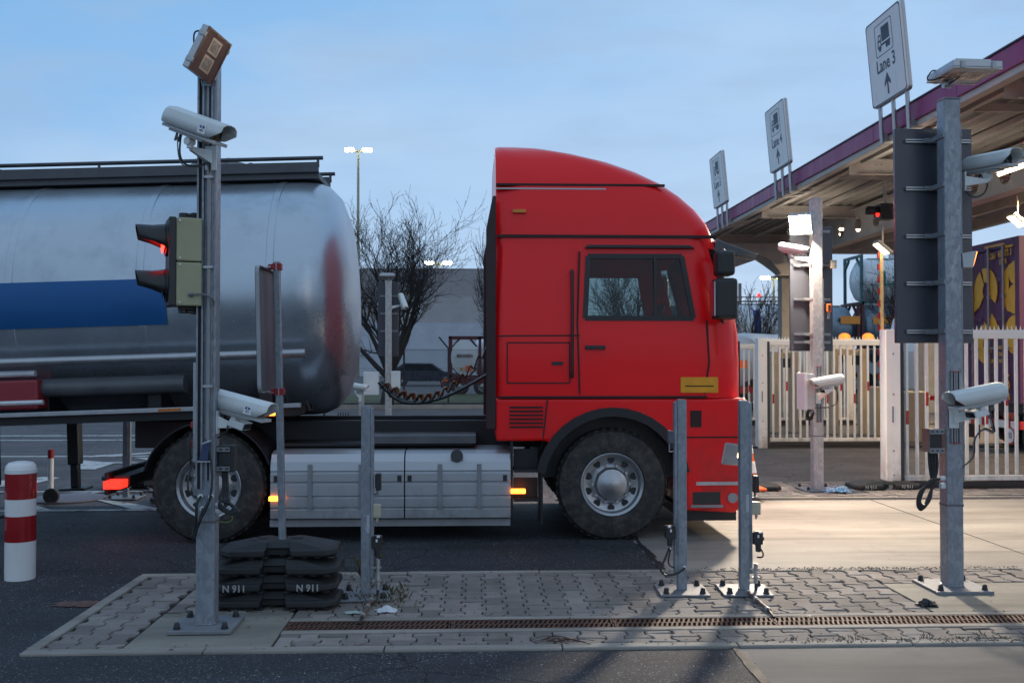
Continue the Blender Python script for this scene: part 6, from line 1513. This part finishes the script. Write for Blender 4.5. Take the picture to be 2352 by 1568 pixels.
# chain link fence
t = thing('chain_link_fence','dark chain link fence with cranked posts along the grass verge','fence',(0,36.6,0))
m = MB(); x0, x1 = gX(780,36.6), gX(1720,36.6)
for z in (.1,.7,1.3,1.98): m.cyl((x0,0,z),(x1,0,z),.006,n=4)
x = x0
while x < x1:
    for d in (1,-1): m.cyl((x,0,.08),(x+d*1.95,0,2.0),.0035,n=3,caps=False)
    x += .11
m.build('wire_mesh', pm('fence_wire',(.045,.047,.05),.6,.3), t)
px = [928,1030,1240,1450,1640]
for u in px:
    x = gX(u,36.6); m = MB(); m.cyl((x,0,0),(x,0,2.05),.035,n=8); m.cyl((x,0,2.03),(x-.35,0,2.45),.03,n=8); m.build('fence_post', pm('fence_post',(.04,.042,.05),.6,.3), t)
# light masts
def mast(label, u, v, Y, both=True):
    P_ = at(u,v,Y); t = thing('light_mast', label, 'light mast', (P_.x,Y,0), group='tall yard light masts'); h = P_.z; k = Y/100
    m = MB(); m.cyl((0,0,0),(0,0,h),(.20*k),(.11*k),n=10); m.build('pole', YPOST, t, smooth=True)
    m = MB(); m.box(-1.0*k,1.0*k,-.12*k,.12*k,h-.1*k,h+.08*k); m.build('crossarm', YPOST, t)
    for s in (-1,1):
        m = MB(); m.box(s*.9*k-.42*k,s*.9*k+.42*k,-.34*k,.1*k,h-.08*k,h+.22*k); m.build('lamp_head', MASTE, t, bevel=.05*k)
mast('tall lit light mast above the tank trailer', 823,347,100); mast('shorter lit light mast seen through the bare tree', 1007,606,170)
mast('thin pale light mast between the right-hand trees', 1777,640,120)
for (u,v,lab,w) in ((1645,650,'far lattice pylon with flat head near the cab front',1.2),(1622,690,'shorter pylon with orange lights left of the taller one',.9)):
    P_ = at(u,v,300); t = thing('pylon', lab, 'pylon', (P_.x,300,0), group='refinery pylons'); h = P_.z
    m = MB(); 
    for s in (-1,1): m.cyl((s*w,0,0),(s*w*.5,0,h),.25,n=6)
    z = 2
    while z < h-3: m.cyl((-w*.9,0,z),(w*.8,0,z+2.5),.14,n=5); m.cyl((w*.9,0,z),(-w*.8,0,z+2.5),.14,n=5); z += 2.6
    m.box(-2.4,2.4,-.5,.5,h-.4,h); m.box(-1.2,1.2,-.5,.5,h,h+1.0); m.build('lattice', pm('pylon_dark',(.06,.05,.05),.7), t)
    m = MB(); rn = random.Random(u)
    for i in range(5): m.cb((rn.uniform(-3,6),-.6,rn.uniform(4,h*.7)),(.7,.5,.7))
    m.build('warning_light', ORGE, t)
t = thing('refinery_unit','far refinery plant with orange lights behind the white tank','refinery',(gX(1656,290),290,0)); rn = random.Random(4)
m = MB()
for i in range(14): x = rn.uniform(-6,8); m.box(x-rn.uniform(.4,1.3),x+rn.uniform(.4,1.3),-1,1,0,rn.uniform(6,17))
m.build('tower', pm('refinery_grey',(.14,.13,.14),.7), t)
m = MB()
for i in range(12): m.cb((rn.uniform(-6,8),-1.3,rn.uniform(7,17)),(.7,.3,.7))
m.build('plant_light', ORGE, t)
t = thing('crane','faint far crane jib with red lights beyond the trees','crane',(gX(1700,420),420,0)); m = MB(); m.box(-.6,.6,-.5,.5,0,34); m.box(-22,30,-.4,.4,26,26.6); m.box(-22,30,-.4,.4,28,28.4)
for k in range(26): m.cyl((-22+k*2,0,26.3),(-21+k*2,0,28.2),.15,n=4)
m.build('jib', pm('crane_grey',(.20,.18,.19),.7), t); m = MB(); m.cb((8,-.8,29),(1.2,.6,1.2)); m.build('warning_light', REDL, t)
# far tree line
m = MB(); rn = random.Random(12)
for i in range(3800):
    x = rn.uniform(-420,420); hgt = 5+2.5*math.sin(x*.031)+1.8*math.sin(x*.11+1); z = rn.uniform(0,1)**.8*hgt; y = 460+rn.uniform(-8,8); s = rn.uniform(.8,2.2); a = rn.uniform(0,3.1)
    m.add([(x-s*math.cos(a),y,z-s*math.sin(a)),(x+s*.6,y+.5,z-s*.2),(x+s*math.cos(a),y,z+s*math.sin(a)),(x-s*.6,y-.5,z+s*.5)],[(0,1,2,3)])
tag(m.build('distant_trees', pm('far_wood',(.045,.045,.048),.9), recalc=False),'dark far line of bare trees on the horizon','woodland',kind='stuff')
# ------------------------------------------------------------------ bare trees
def bare_tree(label, x, y, h, wid, seed, lean=0.0, trunk_h=.22, r0=.17, limbs=7, levels=4):
    rn = random.Random(seed); t = thing('bare_tree', label, 'tree', (x,y,0), group='bare winter trees')
    S = []      # segments: a, b, ra, rb, level
    def grow(p, d, L, r, lv):
        n = 7 if lv == 1 else (5 if lv == 2 else 4); q = p.copy(); nodes = []
        for i in range(n):
            d = (d+Vector((rn.gauss(0,.10),rn.gauss(0,.10),rn.gauss(0,.05)+(.05 if lv == 1 else .09)))).normalized()
            e = q+d*(L/n); ra = r*(1-.75*i/n); rb = r*(1-.75*(i+1)/n); S.append((q.copy(), e.copy(), ra, rb, lv)); nodes.append((e.copy(), d.copy(), rb, i)); q = e
        if lv >= levels: return
        for (e, dd, rb, i) in nodes:
            if (lv == 1 and i < 2) or (lv == 2 and i < 1): continue
            for c in range(2 if lv <= 2 else 1):
                ax = dd.orthogonal().normalized(); ax.rotate(Matrix.Rotation(rn.uniform(0,6.283),3,dd)); nd = dd.copy(); nd.rotate(Matrix.Rotation(R(rn.uniform(25,55)),3,ax))
                grow(e, nd, L*rn.uniform(.36,.56), max(rb*.6,.004), lv+1)
    d = Vector((lean,0,1)).normalized(); q = Vector((0,0,0))
    for i in range(4):
        e = q+d*(h*trunk_h/4); S.append((q.copy(), e.copy(), r0*(1.2-.1*i), r0*(1.1-.1*i), 0)); q = e; d = (d+Vector((rn.gauss(0,.05),rn.gauss(0,.05),0))).normalized()
    for k in range(limbs):
        a = 2*math.pi*(k+rn.uniform(-.2,.2))/limbs*2; ti = rn.uniform(.25,1.25)
        st = q-d*(h*trunk_h*.25*rn.random())
        grow(st, Vector((math.cos(a)*ti+lean*.3, math.sin(a)*ti*.8, 1)).normalized(), h*rn.uniform(.5,.66), r0*.5, 1)
    grow(q, Vector((rn.gauss(0,.08)+lean*.4,0,1)).normalized(), h*.62, r0*.55, 1)
    zm = max(b.z for a,b,*_ in S); xa = min(b.x for a,b,*_ in S); xb = max(b.x for a,b,*_ in S)
    kz = h/zm; kx = wid/(xb-xa)
    tm, cm = MB(), MB()
    for a, b, ra, rb, lv in S:
        a = Vector((a.x*kx,a.y*kx,a.z*kz)); b = Vector((b.x*kx,b.y*kx,b.z*kz)); mb = tm if lv < 2 else cm; n = 7 if lv == 0 else (5 if lv == 1 else 3)
        mn = (.0, .014, .009, .0062, .0048)[min(lv,4)]; dd = (b-a).normalized(); u = dd.orthogonal().normalized(); w = dd.cross(u); k = len(mb.v)
        for p, r in ((a,max(ra,mn)),(b,max(rb,mn))):
            for i in range(n): g = 2*math.pi*i/n; mb.v.append(p+u*(r*math.cos(g))+w*(r*math.sin(g)))
        for i in range(n): mb.f.append([k+i,k+(i+1)%n,k+n+(i+1)%n,k+n+i]); mb.m.append(0)
        if lv >= levels and rn.random() < .15:
            s = rn.uniform(.012,.022); k = len(mb.v); mb.v += [b+Vector((0,0,s*1.6)), b+Vector((s,0,0)), b+Vector((-s*.5,s*.8,0)), b+Vector((-s*.5,-s*.8,0)), b+Vector((0,0,-s))]
            for f in ((0,1,2),(0,2,3),(0,3,1),(4,2,1),(4,3,2),(4,1,3)): mb.f.append([k+i for i in f]); mb.m.append(0)
    tm.build('trunk', BARK, t, recalc=False); cm.build('crown', TWIG, t, recalc=False); return t
bare_tree('big bare tree in the gap between tank and cab', gX(888,35), 35.2, 7.8, 7.2, 21, lean=.08, trunk_h=.16, r0=.22, limbs=9)
bare_tree('slender bare tree just behind the back of the red cab', gX(1172,38), 38, 8.0, 3.2, 5, trunk_h=.15, r0=.15, limbs=6)
bare_tree('bare tree seen through the cab window', gX(1470,36), 36, 6.1, 5.0, 9, trunk_h=.2, r0=.15, limbs=6)
bare_tree('bare tree leaning left of the concrete column', gX(1768,33), 35, 4.6, 3.0, 14, lean=-.15, trunk_h=.25, r0=.11, limbs=4)
bare_tree('bare tree behind the raised barrier arm', gX(2095,38), 38, 6.6, 5.6, 17, lean=-.1, trunk_h=.22, r0=.18, limbs=6)
bare_tree('bare tree top peeking over the tank trailer', gX(345,60), 60, 13.2, 5, 30, trunk_h=.2, r0=.24, limbs=5)

# ------------------------------------------------------------------ dusk sky and light
w = bpy.data.worlds.new('World'); scene.world = w; w.use_nodes = True; nt = w.node_tree
bg = nt.nodes['Background']
sky = nt.nodes.new('ShaderNodeTexSky'); sky.sky_type = 'NISHITA'; sky.sun_disc = False; sky.sun_elevation = R(4); sky.sun_rotation = R(150); sky.altitude = 100; sky.air_density = 1.2; sky.dust_density = .4; sky.ozone_density = 2.2
SKYS = .11
co_ = nt.nodes.new('ShaderNodeTexCoord').outputs['Generated']
sx = nt.nodes.new('ShaderNodeSeparateXYZ'); nt.links.new(co_, sx.inputs[0])
# thin even cloud veil: bluer towards the left and overhead, paler near the horizon
n1 = noise(nt, co_, 2.0, 5, .5, (1,1,3.2)); n2 = noise(nt, co_, 5.5, 6, .55, (1,1,4))
el = ramp(nt, sx.outputs[2], 0, .34)
lr = ramp(nt, sx.outputs[0], -.52, .30)
veil = mixc(nt, el, (.62,.70,.84), (.36,.55,.80))
veil = mixc(nt, lr, mixc(nt, el, (.40,.58,.84), (.19,.42,.72)), veil)
veil = mixc(nt, ramp(nt, n1, .42, .62, 0, .7), veil, (.50,.63,.80))
veil = mixc(nt, ramp(nt, n2, .44, .70, 0, .55), veil, (.37,.48,.65))
back = ramp(nt, sx.outputs[1], .25, -.2)
veil = mixc(nt, back, veil, (.42,.53,.68))
sc_ = mixc(nt, 1.0, sky.outputs[0], (SKYS*1.0,)*3, 'MULTIPLY')
fin = mixc(nt, 1.0, mixc(nt, .94, sc_, veil), (.86,.93,.98), 'MULTIPLY')
nt.links.new(fin, bg.inputs[0]); bg.inputs[1].default_value = 1.0
sl = bpy.data.lights.new('sun','SUN'); sl.energy = .06; sl.angle = R(20); sl.color = (1,.9,.8)
so = bpy.data.objects.new('sun', sl); COL.objects.link(so); so.rotation_euler = (R(90-4),0,R(180-150))
scene.view_settings.view_transform = 'Standard'; scene.view_settings.look = 'None'; scene.view_settings.gamma = 1; scene.view_settings.exposure = .25
scene.view_settings.use_curve_mapping = False
SINK = .018
for o in list(scene.objects):
    if o.parent is None and o.type in ('MESH','EMPTY'):
        if o.get('kind') == 'structure' and o.name in ('pavement_island','island_bed','kerb','concrete_pad','drain_frame','drain_bottom'): o.location.z -= SINK
        elif o.name in ('leaf_litter','weed_grass','grit','dead_twigs','paper_tissue','paper_scrap','plastic_bag'): o.location.z -= SINK
        elif o.type == 'EMPTY' and o.name.split('.')[0] not in ('bollard',) and 5.5 < o.location.y < 7.64 and -2.5 < o.location.x < 6: o.location.z -= SINK
scene.cycles.use_denoising = True
scene.cycles.max_bounces = 6; scene.cycles.transparent_max_bounces = 12
